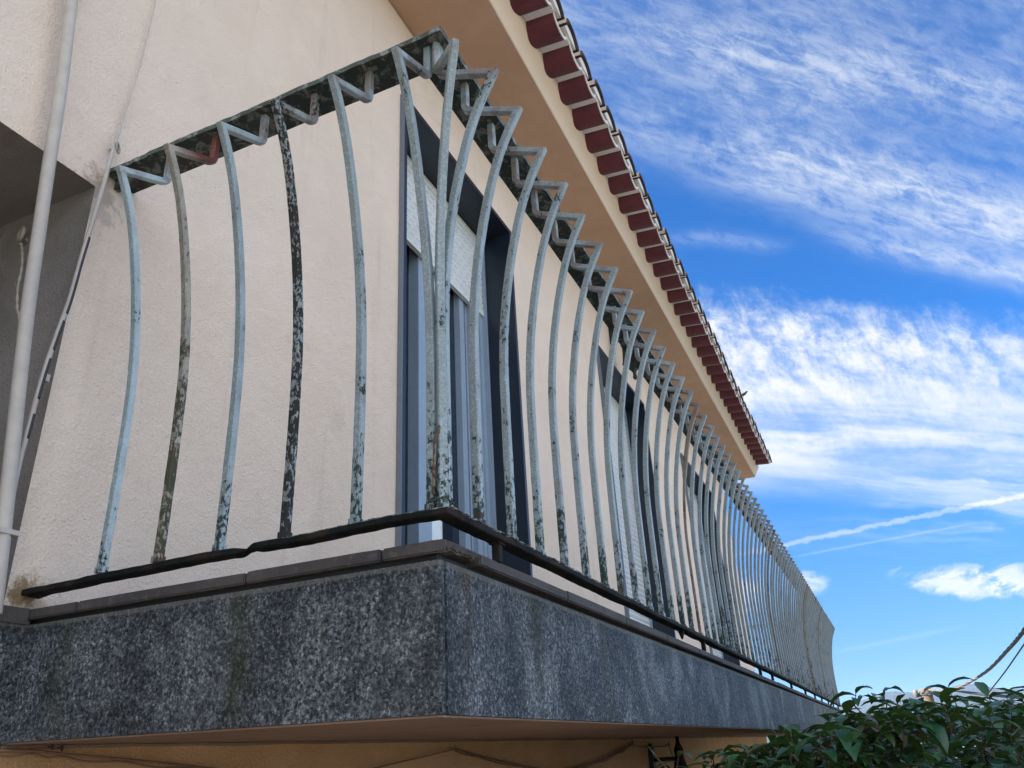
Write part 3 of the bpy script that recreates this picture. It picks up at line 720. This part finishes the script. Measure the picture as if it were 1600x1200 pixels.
def put(kind, x, y, rz, label=None):
    f = kind not in used; used.add(kind)
    return place_bar(protos[kind], x, y, rz, first=f, label=label)
Y0, SY = 0.0147, 0.1255
kinds = ['bar', 'bar', 'bar_black', 'bar', 'bar_rusty', 'bar_pale']
labs = [None, None, 'bar blackened by lichen and soot', None, 'rust stained bar', 'bar with fresh pale blue paint']
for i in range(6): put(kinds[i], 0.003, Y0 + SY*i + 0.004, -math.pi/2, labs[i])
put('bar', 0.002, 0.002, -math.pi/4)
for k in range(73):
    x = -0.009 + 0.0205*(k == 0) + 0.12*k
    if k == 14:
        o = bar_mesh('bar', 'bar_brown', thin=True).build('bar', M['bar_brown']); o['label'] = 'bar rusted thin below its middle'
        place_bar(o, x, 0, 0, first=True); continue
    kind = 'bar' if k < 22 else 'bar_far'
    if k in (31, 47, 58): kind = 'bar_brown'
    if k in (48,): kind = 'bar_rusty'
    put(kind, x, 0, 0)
# missing link piece hanging at the wall end
def rails():
    # top rail: flat plate following the corner
    zb, zt = 0.885, 0.8965
    def plate(poly_out, poly_in, z0, z1, cuts):
        mb = MB(); n = len(poly_out); b = len(mb.v)
        for (p, q) in zip(poly_out, poly_in):
            jz = 0.0012*mnoise.noise(Vector((p[0]*6, p[1]*6, 0)))
            jo = 0.0022*mnoise.noise(Vector((p[0]*60, p[1]*60, 3)))
            mb.v += [Vector((p[0]+jo, p[1]+jo, z0+jz)), Vector((q[0], q[1], z0+jz)), Vector((q[0], q[1], z1+jz)), Vector((p[0]+jo, p[1]+jo, z1+jz))]
        for i in range(n-1):
            for j in range(4):
                mb.f.append((b+4*i+j, b+4*i+(j+1) % 4, b+4*i+4+(j+1) % 4, b+4*i+4+j)); mb.sm.append(False); mb.mi.append(1 if j in (3,) else 0)
        for e in (b, b+4*(n-1)): mb.f.append((e, e+1, e+2, e+3)); mb.sm.append(False); mb.mi.append(0)
        return mb
    N1, N2 = 60, 300
    po, pi_ = [], []
    for i in range(N1): f = 1 - i/N1; po.append((-0.024, -0.024 + (WY-0.001+0.024)*f)); pi_.append((0.050, 0.050 + (WY-0.001-0.050)*f))
    po.append((-0.024, -0.024)); pi_.append((0.050, 0.050))
    for i in range(1, N2+1): f = i/N2; po.append((-0.024 + (XE+0.024+0.024)*f, -0.024)); pi_.append((0.050 + (XE-0.05-0.03)*f, 0.050))
    plate(po, pi_, zb, zt, 0).build('top_rail', [M['rail_top'], M['rail_lip']], ral)
    # return at the far end, down to the wall, with its link stubs
    r = MB(); r.box(XE-0.03, XE+0.02, 0.052, WY-0.001, zb, zt-0.001)
    for i in range(5): y = 0.14 + 0.15*i; r.box(XE-0.013, XE+0.001, y, y+0.014, zb-0.035, zb-0.0005)
    r.build('end_rail', M['bar_far'], ral)
    # bottom rail, a flat iron eaten by rust
    mb = MB(); path = []; N = 420
    def wob(s, k): return mnoise.noise(Vector((s*3.0, k, 0)))
    pts = []
    for i in range(91):
        y = WY*(1-i/90); pts.append(('s', Vector((0.0, y, -0.006 + 0.0035*wob(y*2, 1) - 0.004*max(0, (y-0.55))/0.26))))
    for i in range(1, 500):
        x = (XE+0.01)*(i/499)**1.25; pts.append(('f', Vector((x, 0.0, -0.006 + 0.0025*wob(x*2, 9)))))
    for i, (side, p) in enumerate(pts):
        s = p.y if side == 's' else -p.x; brk = math.exp(-((p.y-0.332)/0.012)**2) if side == 's' else 0
        step = 0.003 if (side == 's' and p.y > 0.332) else 0.0
        h = 0.0052*(1 + 0.14*mnoise.noise(Vector((s*55, 2, 0)))) * (1-0.55*brk); w = 0.0138*(1 + 0.05*mnoise.noise(Vector((s*80, 5, 0)))) * (1-0.5*brk)
        cz = p.z - step + 0.0007*mnoise.noise(Vector((s*30, 8, 0)))
        if side == 's' and i < 90: dirv = Vector((1, 0, 0))
        elif side == 's': dirv = Vector((1, 1, 0))
        else: dirv = Vector((0, 1, 0))
        c = Vector((p.x, p.y, cz)); b = 0.0016
        for a, z in ((-w, -h+b), (-w, h-b), (-w+b, h), (w-b, h), (w, h-b), (w, -h+b), (w-b, -h), (-w+b, -h)):
            mb.v.append(c + dirv*a + Vector((0, 0, z)))
    n = len(pts)
    for i in range(n-1):
        for j in range(8): mb.f.append((8*i+j, 8*i+(j+1) % 8, 8*i+8+(j+1) % 8, 8*i+8+j)); mb.sm.append(False); mb.mi.append(1 if (j == 1 and i > 60) else 0)
    mb.f.append(tuple(range(8))); mb.sm.append(False); mb.mi.append(0); mb.f.append(tuple(range(8*n-8, 8*n))); mb.sm.append(False); mb.mi.append(0)
    mb.build('bottom_rail', [M['rail_low'], M['rail_crust']], ral)
    # crust of old paint along the upper arris
    cr = MB()
    def flake(c, r):
        b = len(cr.v); cr.v.append(c + Vector((0, 0, r*0.6)))
        k = 5; a0 = random.random()*6
        for q in range(k): cr.v.append(c + Vector((math.cos(a0+q*1.257)*r*random.uniform(.7, 1.4), math.sin(a0+q*1.257)*r*random.uniform(.5, 1), random.uniform(-.3, .2)*r)))
        for q in range(k): cr.f.append((b, b+1+q, b+1+(q+1) % k)); cr.sm.append(False); cr.mi.append(0)
        cr.f.append(tuple(b+1+q for q in range(k))[::-1]); cr.sm.append(False); cr.mi.append(0)
    for i in range(1500):
        x = random.random()**1.4*5.0
        if mnoise.noise(Vector((x*4, 0, 3))) > -0.25: flake(Vector((x, -0.0138 + random.uniform(-0.001, 0.003), -0.0006 + 0.0025*wob(x*2, 9))), random.uniform(0.0018, 0.0042))
    for i in range(90):
        y = random.random()*0.3; flake(Vector((-0.0125, y, -0.0012 + 0.0035*wob(y*2, 1))), random.uniform(0.001, 0.0022))
    for i in range(60):
        flake(Vector((random.gauss(0.004, 0.009), random.gauss(0.006, 0.009), 0.004 + random.random()*0.012)), random.uniform(0.002, 0.005))
    cr.build('paint_crust', M['rail_crust'], ral)
    # feet between bottom rail and coping
    xs = [0.171, 1.691, 2.9, 3.3, 4.1, 4.9, 5.6, 6.2, 6.9, 7.5, 8.2]
    for x in xs:
        f = MB(); f.box(x-0.0065, x+0.0065, -0.006, 0.006, -0.0415, -0.0125); f.box(x-0.011, x+0.011, -0.009, 0.009, -0.0150, -0.0125); f.build('foot', M['rail_low'], ral)
    f = MB(); f.lathe((1.398, 0, 0), [(0.0, -0.036), (0.003, -0.033), (0.006, -0.024), (0.010, -0.013), (0.0, -0.0125)], 8); f.build('foot', M['rail_low'], ral, 'broken off stub of a foot')
rails()
def bolt_stub():   # wall anchor below the left end and end bracket of the top rail
    s = MB(); s.tube([(-0.004, WY-0.001, -0.012), (0.004, WY-0.02, -0.018), (0.010, WY-0.045, -0.012)], 0.006, 6); s.build('wall_anchor', M['rail_low'], ral)
    s = MB(); s.box(0.001, 0.015, WY-0.06, WY-0.001, 0.862, 0.8845); s.build('wall_anchor', M['rail_top'], ral)
    s = MB(); s.tube([(-0.0085, -0.001, 0.12), (-0.0085, 0.006, 0.10), (-0.0095, 0.010, 0.02)], 0.0022, 6); s.build('rust_run', M['bar_brown'], ral)
bolt_stub()

# ------------------------------------------------------------------ pipes, cables and hooks on the left of the facade
def spline(pts, n=12):
    out = []; P = [Vector(p) for p in pts]; P = [P[0]*2-P[1]] + P + [P[-1]*2-P[-2]]
    for i in range(1, len(P)-2):
        for k in range(n):
            t = k/n; a, b, c, d = P[i-1], P[i], P[i+1], P[i+2]
            out.append(0.5*((2*b) + (c-a)*t + (2*a-5*b+4*c-d)*t*t + (3*b-a-3*c+d)*t**3))
    out.append(P[-2]); return out
def conduit():
    y = WY - 0.035; CR = 0.0118
    pts = [on(px, py, 1, y) for px, py in [(122, -90), (112, 0), (96, 130), (76, 260), (60, 370), (44, 480), (28, 620), (14, 750), (2, 860), (-10, 960)]]
    path = spline(pts, 60); mb = MB()
    mb.tube(path, lambda i: CR + 0.0007*(i % 2), 12)
    o = mb.build('corrugated_conduit', M['cable_pale']); tag(o, 'thick pale ribbed conduit running down over the dark recess at the left edge', 'conduit')
    # tie strap
    c = on(10, 833, 1, y); s = MB(); s.box(c.x-0.02, c.x+0.016, y-0.014, y+0.014, c.z-0.004, c.z+0.004)
    s.build('strap', M['cable_pale'], None).parent = o
conduit()
def thin_cable():
    y = WY - 0.012
    pts = [on(px, py, 1, y - dy) for px, py, dy in [(250, -60, 0), (243, 0, 0), (222, 90, 0), (196, 175, 0.0), (176, 235, 0.012), (163, 285, 0.016), (148, 335, 0.02), (128, 400, 0.02), (108, 470, 0.02), (88, 525, 0.02), (66, 590, 0.02), (44, 670, 0.02), (26, 740, 0.02), (6, 850, 0.02), (-12, 950, 0.02)]]
    path = spline(pts, 14); n = len(path)
    mb = MB(); mb.tube(path, lambda i: 0.0016 + 0.0032*min(1, max(0, (i-40)/25)), 7)
    o = mb.build('cable', M['cable_pale']); tag(o, 'thin pale painted cable hanging from the eye hook beside the first bar', 'cable')
    # stretches where the paint has peeled from the dark sheath
    for a, b in ((92, 118), (120, 132), (134, 147), (150, 158)):
        k = MB(); k.tube([p + Vector((0.0016, -0.0022, 0)) for p in path[a:b]], 0.0036, 6); k.build('bare_sheath', M['cable_dark'], o)
    s = MB(); c = on(72, 588, 1, y-0.02); s.box(c.x-0.002, c.x+0.008, y-0.02, y-0.005, c.z-0.008, c.z+0.006); s.build('cable_clip', M['cable_pale'], o)
thin_cable()
def eye_hook(c, n, r, tr, mat, label, stem):
    mb = MB(); c = Vector(c); mb.ring(c, n, r, tr, 18, 0.5, 1.2); mb.tube([c + Vector(stem).normalized()*r*0.9, c + Vector(stem)], tr, 6)
    o = mb.build('eye_hook', mat); tag(o, label, 'hook', 'screw eye hooks'); return o
eye_hook(on(184, 231, 1, WY-0.022), (0.55, -0.8, 0.1), 0.0115, 0.0028, M['hook'], 'rusty eye hook on the pale wall holding the thin cable above the railing', (-0.006, 0.018, -0.004))
c = on(33, 366, 0, -0.058)
eye_hook(c, (1, -0.3, 0.0), 0.0150, 0.0040, M['hook'], 'painted eye hook in the dark recess with a knotted cord hanging from it', (0.02, 0.004, -0.004))
def cord():
    mb = MB(); pts = [on(px, py, 0, -0.058) for px, py in [(33, 380), (35, 395), (34, 420), (28, 450), (27, 480), (30, 500), (26, 540), (22, 600), (19, 650), (17, 700)]]
    path = spline(pts, 10); mb.tube(path, lambda i: 0.0028 + 0.0010*math.sin(i*1.3) if i < 50 else 0.0018, 7)
    o = mb.build('cord', M['hook']); tag(o, 'knotted painted cord hanging from the eye hook in the dark recess', 'cord')
cord()

# below the slab
yl = WY - 0.02
hl = ['small dark eye hook under the slab nearest the left edge of the photo', 'dark eye hook close beside the left one, next to the round hole', 'eye hook under the balcony slab below its near corner', 'brown eye hook left of the black wall lantern', 'brown eye hook just above the arm of the black wall lantern']
for (px, py, l) in [(82, 1167, hl[0]), (97, 1169, hl[1]), (711, 1168, hl[2]), (988, 1160, hl[3]), (1045, 1163, hl[4])]:
    cc = on(px, py, 1, yl); k = 0.0045 + 0.0045*max(0, min(1, (px-700)/300)); k = 0.0042 if px < 600 else (0.0052 if px < 800 else 0.011)
    eye_hook(cc, (0.5, -0.85, 0.1), k, k*0.26, M['cable_brown'] if px > 600 else M['cable_dark'], l, (-k, 0.02, 0.0))
def vent():
    c = on(50, 1163, 1, WY-0.001); mb = MB(); R_ = 0.0068
    mb.lathe((0, 0, 0), [(R_, 0), (R_*1.25, 0.001), (R_*1.25, 0.003), (R_, 0.004), (R_*0.9, 0.0005), (0.0, 0.0005)], 14)
    mb.v = [Vector((c.x + v.x, WY - v.z - 0.0002, c.z + v.y)) for v in mb.v]
    o = mb.build('pipe_opening', M['black']); tag(o, 'round black pipe hole in the lower wall under the slab', 'pipe opening')
vent()
def low_cables():
    def cab(pts, r, mat, label, y=yl, twist=False):
        path = spline([on(px, py, 1, y) for px, py in pts], 12); mb = MB()
        mb.tube(path, r, 6)
        if twist: mb.tube([p + Vector((0, 0, -0.006 - 0.002*math.sin(i*0.5))) for i, p in enumerate(path)], r*0.8, 6)
        tag(mb.build('cable', mat), label, 'cable')
    cab([(-40, 1172), (0, 1173), (60, 1174), (106, 1179), (200, 1187), (300, 1197), (420, 1212)], 0.0022, M['cable_brown'], 'cable along the lower wall at the bottom left corner', twist=True)
    cab([(560, 1206), (620, 1192), (680, 1178), (711, 1170)], 0.0022, M['cable_brown'], 'cable rising to the eye hook below the balcony corner')
    cab([(711, 1170), (760, 1184), (830, 1199), (880, 1206)], 0.0030, M['cable_brown'], 'doubled cable sagging right from the eye hook below the balcony corner', twist=True)
    cab([(840, 1212), (890, 1203), (935, 1190), (965, 1176), (987, 1163)], 0.0052, M['cable_brown'], 'doubled cable rising to the brown eye hook left of the lantern', twist=True)
    cab([(989, 1164), (1005, 1168), (1020, 1167), (1045, 1166)], 0.0036, M['cable_brown'], 'short brown cable strung between the two eye hooks by the lantern')
    cab([(1046, 1166), (1052, 1185), (1056, 1206)], 0.0032, M['cable_brown'], 'cable dropping from the eye hook behind the black wall lantern')
low_cables()

def lantern(name, base, mat, label, upper):
    # base: point on the wall where the bracket plate is centred; arm reaches out (-Y)
    r = root('wall_lantern', base, label, 'wall lantern'); b = Vector(base)
    p = MB(); h0, h1 = (-0.10, 0.07) if upper else (-0.34, 0.035)
    p.prism([(b.y-0.001, b.z+h0), (b.y-0.001, b.z+h1), (b.y-0.012, b.z+h1+0.02), (b.y-0.026, b.z+h1-0.01), (b.y-0.026, b.z+h0+0.03), (b.y-0.010, b.z+h0)], 0, b.x-0.028, b.x+0.028); p.build('wall_plate', mat, r)
    a = MB(); za = b.z - 0.03; L = 0.148 if upper else 0.17
    a.tube(spline([(b.x, b.y-0.02, za+0.0), (b.x, b.y-0.09, za), (b.x, b.y-L, za)], 8), 0.011, 8)
    a.tube(spline([(b.x, b.y-0.025, za-0.09), (b.x, b.y-0.05, za-0.05), (b.x, b.y-0.09, za-0.035), (b.x, b.y-0.11, za-0.055), (b.x, b.y-0.095, za-0.07)], 8), 0.005, 6)
    a.build('arm', mat, r)
    l = MB(); c = (b.x, b.y-L, za)
    if upper:   # lantern hanging below the arm
        l.lathe(c, [(0.0, 0.05), (0.010, 0.03), (0.006, 0.0), (0.012, -0.02), (0.030, -0.05), (0.075, -0.085), (0.080, -0.095), (0.070, -0.10), (0.072, -0.16), (0.078, -0.235), (0.084, -0.245), (0.060, -0.275), (0.032, -0.300), (0.014, -0.325), (0.013, -0.350), (0.018, -0.362), (0.012, -0.378), (0.0, -0.39)], 8)
    else:       # lantern standing on the arm with a tall finial above
        l.lathe(c, [(0.0, 0.125), (0.010, 0.120), (0.0105, 0.082), (0.017, 0.066), (0.026, 0.050), (0.028, 0.040), (0.024, 0.018), (0.030, -0.01), (0.040, -0.05), (0.085, -0.085), (0.088, -0.095), (0.075, -0.10), (0.066, -0.20), (0.050, -0.30), (0.0, -0.33)], 8)
    l.build('lamp_body', mat, r)
lantern('u', (4.12, WY, 2.50), M['green_iron'], 'dark green iron lantern on the upper wall beside the second window, behind the railing', True)
lantern('l', (3.87, WY, -0.335), M['black'], 'black iron lantern on the ochre lower wall under the balcony, behind the hedge', False)

# ------------------------------------------------------------------ bird on the eaves
def bird():
    c = Vector((6.78, 0.190, 2.885))
    mb = MB()
    d = Vector((0.2, -1, 0.15)).normalized()
    KB = 0.62
    prof = [(-0.085, 0.004, 0.0), (-0.05, 0.008, 0.0), (-0.03, 0.020, 0.0), (0.0, 0.028, 0.002), (0.03, 0.024, 0.010), (0.045, 0.016, 0.022), (0.058, 0.019, 0.030), (0.070, 0.013, 0.031), (0.078, 0.004, 0.028), (0.092, 0.001, 0.026)]
    mb.tube([c + (d*s + Vector((0, 0, 0.045 + z)))*KB for s, r_, z in prof], lambda i: prof[i][1]*KB, 8)
    for s in (-0.008, 0.008): mb.tube([c + Vector((s*KB, 0, 0.020)), c + Vector((s*KB, 0.003, -0.006))], 0.0015, 5)
    tag(mb.build('bird', M['black']), 'small dark bird perched on the edge of the tiled eaves', 'bird')
bird()

# ------------------------------------------------------------------ utility pole and overhead wires
pt = at(1445, 1076, 15.0)
pol = root('utility_pole', (pt.x+0.1, pt.y, pt.z-4.2), 'weathered wooden utility pole rising behind the hedge with cables at its top', 'utility pole')
def pole():
    mb = MB(); mb.lathe((pt.x, pt.y, pt.z), [(0.0, 0.0), (0.085, 0.0), (0.095, -0.03), (0.092, -0.10), (0.095, -0.4), (0.11, -1.5), (0.14, -4.2)], 14); mb.build('post', M['pole'], pol)
    for z in (-0.10, -0.24):
        b = MB(); b.lathe((pt.x, pt.y, pt.z+z), [(0.096, 0.0), (0.104, 0.005), (0.104, 0.03), (0.096, 0.035)], 14); b.build('band', M['alu_dark'], pol)
    l = at(1431, 1084, 14.95); k = MB(); k.tube([(pt.x, pt.y, pt.z-0.12), tuple(l)], 0.022, 6); k.lathe(tuple(l), [(0, -0.06), (0.05, -0.05), (0.03, -0.02), (0.055, 0.0), (0.03, 0.03), (0.04, 0.05), (0, 0.06)], 8); k.build('insulator', M['cable_grey'], pol)
    l = at(1459, 1083, 14.9); k = MB(); k.tube([(pt.x, pt.y, pt.z-0.06), tuple(l)], 0.02, 6); k.build('bracket', M['alu_dark'], pol)
pole()
def wires():
    P = lambda l: [at(a, b, d) for a, b, d in l]
    path = spline(P([(1452, 1078, 14.9), (1475, 1079, 14.2), (1500, 1073, 13.2), (1540, 1050, 11.0), (1575, 1015, 9.2), (1600, 985, 8.0), (1650, 915, 6.6)]), 26)
    mb = MB()
    for ph in (0, 2*math.pi/3, 4*math.pi/3):
        pp = [p + (RT*math.cos(i*0.42+ph) + UP*math.sin(i*0.42+ph))*0.009 for i, p in enumerate(path)]
        mb.tube(pp, 0.0105, 6)
    tag(mb.build('overhead_cable', M['cable_grey']), 'thick twisted grey cable climbing from the pole to the right edge', 'overhead cable')
    def w(l, r, mat, label):
        m = MB(); m.tube(spline(P(l), 12), r, 6); tag(m.build('overhead_cable', mat), label, 'overhead cable')
    w([(1500, 1150, 14), (1538, 1092, 12.0), (1570, 1050, 10.5), (1600, 1007, 9.2), (1640, 950, 8)], 0.007, M['cable_dark'], 'thin straight black wire crossing below the twisted cable')
    w([(1460, 1080, 14.9), (1490, 1079, 14.0), (1520, 1083, 13), (1560, 1087, 11.5), (1600, 1090, 10), (1660, 1093, 8)], 0.018, M['cable_dark'], 'sagging black cable running right from the pole just above the hedge')
    w([(1452, 1086, 14.9), (1462, 1082, 14.6), (1475, 1086, 14.2), (1482, 1100, 14.0), (1480, 1130, 14)], 0.02, M['cable_dark'], 'black cable looping down beside the pole')
    w([(1440, 1098, 14.95), (1415, 1108, 14.8), (1385, 1121, 14.6), (1330, 1146, 14)], 0.02, M['cable_dark'], 'black cable sloping down to the left from the pole')
wires()

# ------------------------------------------------------------------ hedge
def leafmat():
    def f(t):
        g = t.n.new('ShaderNodeNewGeometry'); v = g.outputs['Random Per Island']; back = g.outputs['Backfacing']
        p = t.pos(); n = t.noise(p, 60, 3, 0.5)
        c = t.ramp(v, [(0.0, (0.012, 0.060, 0.024)), (0.35, (0.018, 0.095, 0.030)), (0.6, (0.036, 0.120, 0.024)), (0.82, (0.045, 0.085, 0.018)), (0.93, (0.085, 0.075, 0.020)), (1.0, (0.10, 0.055, 0.022))])
        c = t.mix(t.mul(n, 0.4), c, (0.008, 0.036, 0.022))
        c = t.mix(t.mul(back, 0.6), c, (0.045, 0.075, 0.025))
        return {'Base Color': c, 'Roughness': t.ss(n, 0.3, 0.7, 0.30, 0.45)}
    m = material('camellia_leaf', f, 0.3, spec=0.5)
    nt = m.node_tree; t = NT(nt); out = nt.nodes['Material Output']; b = nt.nodes['Principled BSDF']
    tr = nt.nodes.new('ShaderNodeBsdfTranslucent'); tr.inputs[0].default_value = (0.10, 0.20, 0.03, 1)
    mx = nt.nodes.new('ShaderNodeMixShader'); mx.inputs[0].default_value = 0.14
    nt.links.new(b.outputs[0], mx.inputs[1]); nt.links.new(tr.outputs[0], mx.inputs[2]); nt.links.new(mx.outputs[0], out.inputs[0])
    return m
M['leaf'] = leafmat()
M['twig'] = flat((0.09, 0.055, 0.035), 0.8, var=0.3, bump=0.4)
def hedge():
    rnd = random.Random(11)
    lf = MB(); tw = MB()
    def leaf(c, d, up, L, Wd, fold, curl):
        d = d.normalized(); side = d.cross(up); side = side.normalized() if side.length > 1e-3 else d.orthogonal().normalized(); nor = side.cross(d).normalized()
        n = 7; ws = [0.10, 0.62, 0.95, 1.0, 0.80, 0.42, 0.03]; b = len(lf.v); wv = rnd.uniform(-1, 1); ph = rnd.random()*6
        pos = Vector(c); dd = d.copy()
        for i in range(n):
            w = ws[i]*Wd
            ed = 0.10*w*math.sin(i*2.1+ph)
            lf.v.append(pos - side*w + nor*(fold*w+ed)); lf.v.append(pos.copy()); lf.v.append(pos + side*w + nor*(fold*w-ed))
            pos = pos + dd*(L/(n-1)); dd = (dd - nor*(curl/(n-1))).normalized()
            nor = side.cross(dd).normalized(); 
        for i in range(n-1):
            for j in (0, 1): a = b+3*i+j; lf.f.append((a, a+1, a+4, a+3)); lf.sm.append(True); lf.mi.append(0)
    def htop(x, y):
        d = math.hypot(x-CAM.x, y-CAM.y)
        base = -0.250 + 0.020*max(0.0, min(1.0, (x-1.2)/1.5)) + 0.014*max(0, x-2.2)
        base += 0.028*mnoise.noise(Vector((x*2.3, y*2.3, 0))) + 0.016*mnoise.noise(Vector((x*6, y*6, 2)))
        side = (y + 0.50)            # towards the balcony the hedge falls away
        if side > 0: base -= 0.17*side + 0.22*side*side
        return base
    def shoot(c, h, lean, nl, big=1.0):
        a = rnd.random()*6; tip = c + Vector((lean*math.cos(a), lean*math.sin(a), h)); mid = (c+tip)/2 + Vector((rnd.gauss(0, .006), rnd.gauss(0, .006), 0))
        path = [c, mid, tip]; tw.tube(path, lambda i: 0.0022-0.0006*i, 5)
        for k in range(nl):
            f = 0.35 + 0.65*k/max(1, nl-1); p = c + (tip-c)*f; an = a + k*2.4
            dz = rnd.uniform(0.15, 0.9) if f > 0.8 else rnd.uniform(-0.1, 0.5)
            L = rnd.uniform(0.052, 0.086)*big
            leaf(p, Vector((math.cos(an), math.sin(an), dz)), Vector((0, 0, 1)), L, L*rnd.uniform(0.17, 0.235), rnd.uniform(0.15, 0.55), rnd.uniform(0.4, 1.9))
    # body: dense twigs with whorls of leaves throughout the upper volume
    cnt = 0
    while cnt < 2900:
        x = 0.95 + rnd.random()**1.25*4.6; y = rnd.uniform(-2.3, 0.20) if rnd.random() < 0.8 else rnd.uniform(-0.55, 0.12)
        d = math.hypot(x-CAM.x, y-CAM.y); az = math.degrees(math.atan2(-(y-CAM.y), x-CAM.x))
        if d < 1.75 or az < -22 or az > 32: continue
        if y > -0.05 and x < 1.9: continue
        z = htop(x, y) - 0.02 - rnd.random()**1.6*(0.30 if y < -0.5 else 0.16)
        cnt += 1
        nl = rnd.randint(4, 6); c = Vector((x, y, z - 0.035))
        shoot(c, rnd.uniform(0.03, 0.06), rnd.uniform(0.0, 0.03), nl)
    for px, py, dist, hh, nl in [(1352, 1120, 2.35, 0.055, 7), (1385, 1122, 2.45, 0.060, 6), (1412, 1128, 2.5, 0.045, 5), (1476, 1122, 2.6, 0.055, 6), (1500, 1118, 2.6, 0.07, 5), (1560, 1124, 2.5, 0.055, 6), (1590, 1124, 2.4, 0.05, 5), (1250, 1172, 2.3, 0.035, 5), (1300, 1150, 2.35, 0.035, 6), (1140, 1198, 2.2, 0.03, 5), (1110, 1204, 2.25, 0.03, 4), (1056, 1206, 2.1, 0.03, 3)]:
        shoot(at(px, py, dist), hh, 0.012, nl, 1.05)
    leaf(at(1050, 1208, 1.9), (at(1000, 1168, 1.9)-at(1050, 1208, 1.9)), Vector((0, 0, 1)), 0.08, 0.011, 0.3, -0.5)
    leaf(at(1120, 1204, 2.1), (at(1075, 1190, 2.1)-at(1120, 1204, 2.1)) + Vector((0, 0, 0.02)), Vector((0, 0, 1)), 0.08, 0.013, 0.3, 1.2)
    # main stems down to the ground
    for i in range(26):
        x = 1.3 + rnd.random()*4; y = rnd.uniform(-1.9, -0.3); z = htop(x, y) - 0.25
        tw.tube(spline([(x, y, -2.05), (x+rnd.gauss(0, .05), y+rnd.gauss(0, .05), -1.2), (x+rnd.gauss(0, .08), y+rnd.gauss(0, .08), z)], 5), lambda i: 0.016-0.0008*i, 6)
    # shaded inner mass of old leaves that closes the hedge below
    for i in range(5000):
        x = 1.0 + rnd.random()*4.6; y = rnd.uniform(-2.3, -0.55)
        if math.hypot(x-CAM.x, y-CAM.y) < 1.8: continue
        z = htop(x, y) - 0.10 - rnd.random()*1.1; an = rnd.random()*6.28
        leaf(Vector((x, y, z)), Vector((math.cos(an), math.sin(an), rnd.uniform(-.5, .5))), Vector((0, 0, 1)), rnd.uniform(.07, .10), rnd.uniform(.018, .026), 0.3, rnd.uniform(0, 1.5))
    h = root('hedge', (3.0, -1.0, -2.05), 'dense dark green glossy leaved hedge in front of the far end of the balcony', 'hedge')
    o = lf.build('foliage', M['leaf'], h); tw.build('twigs', M['twig'], h)
hedge()

# ------------------------------------------------------------------ air
hz = MB(); hz.box(-6500, 6500, -6500, 6500, -45, 260)
hm = bpy.data.materials.new('air'); hm.use_nodes = True
for n in list(hm.node_tree.nodes):
    if n.type == 'BSDF_PRINCIPLED': hm.node_tree.nodes.remove(n)
pv = hm.node_tree.nodes.new('ShaderNodeVolumePrincipled'); pv.inputs['Color'].default_value = (0.34, 0.56, 1.0, 1); pv.inputs['Density'].default_value = 0.00009
hm.node_tree.links.new(pv.outputs[0], hm.node_tree.nodes['Material Output'].inputs['Volume'])
tag(hz.build('haze', hm), kind='stuff')
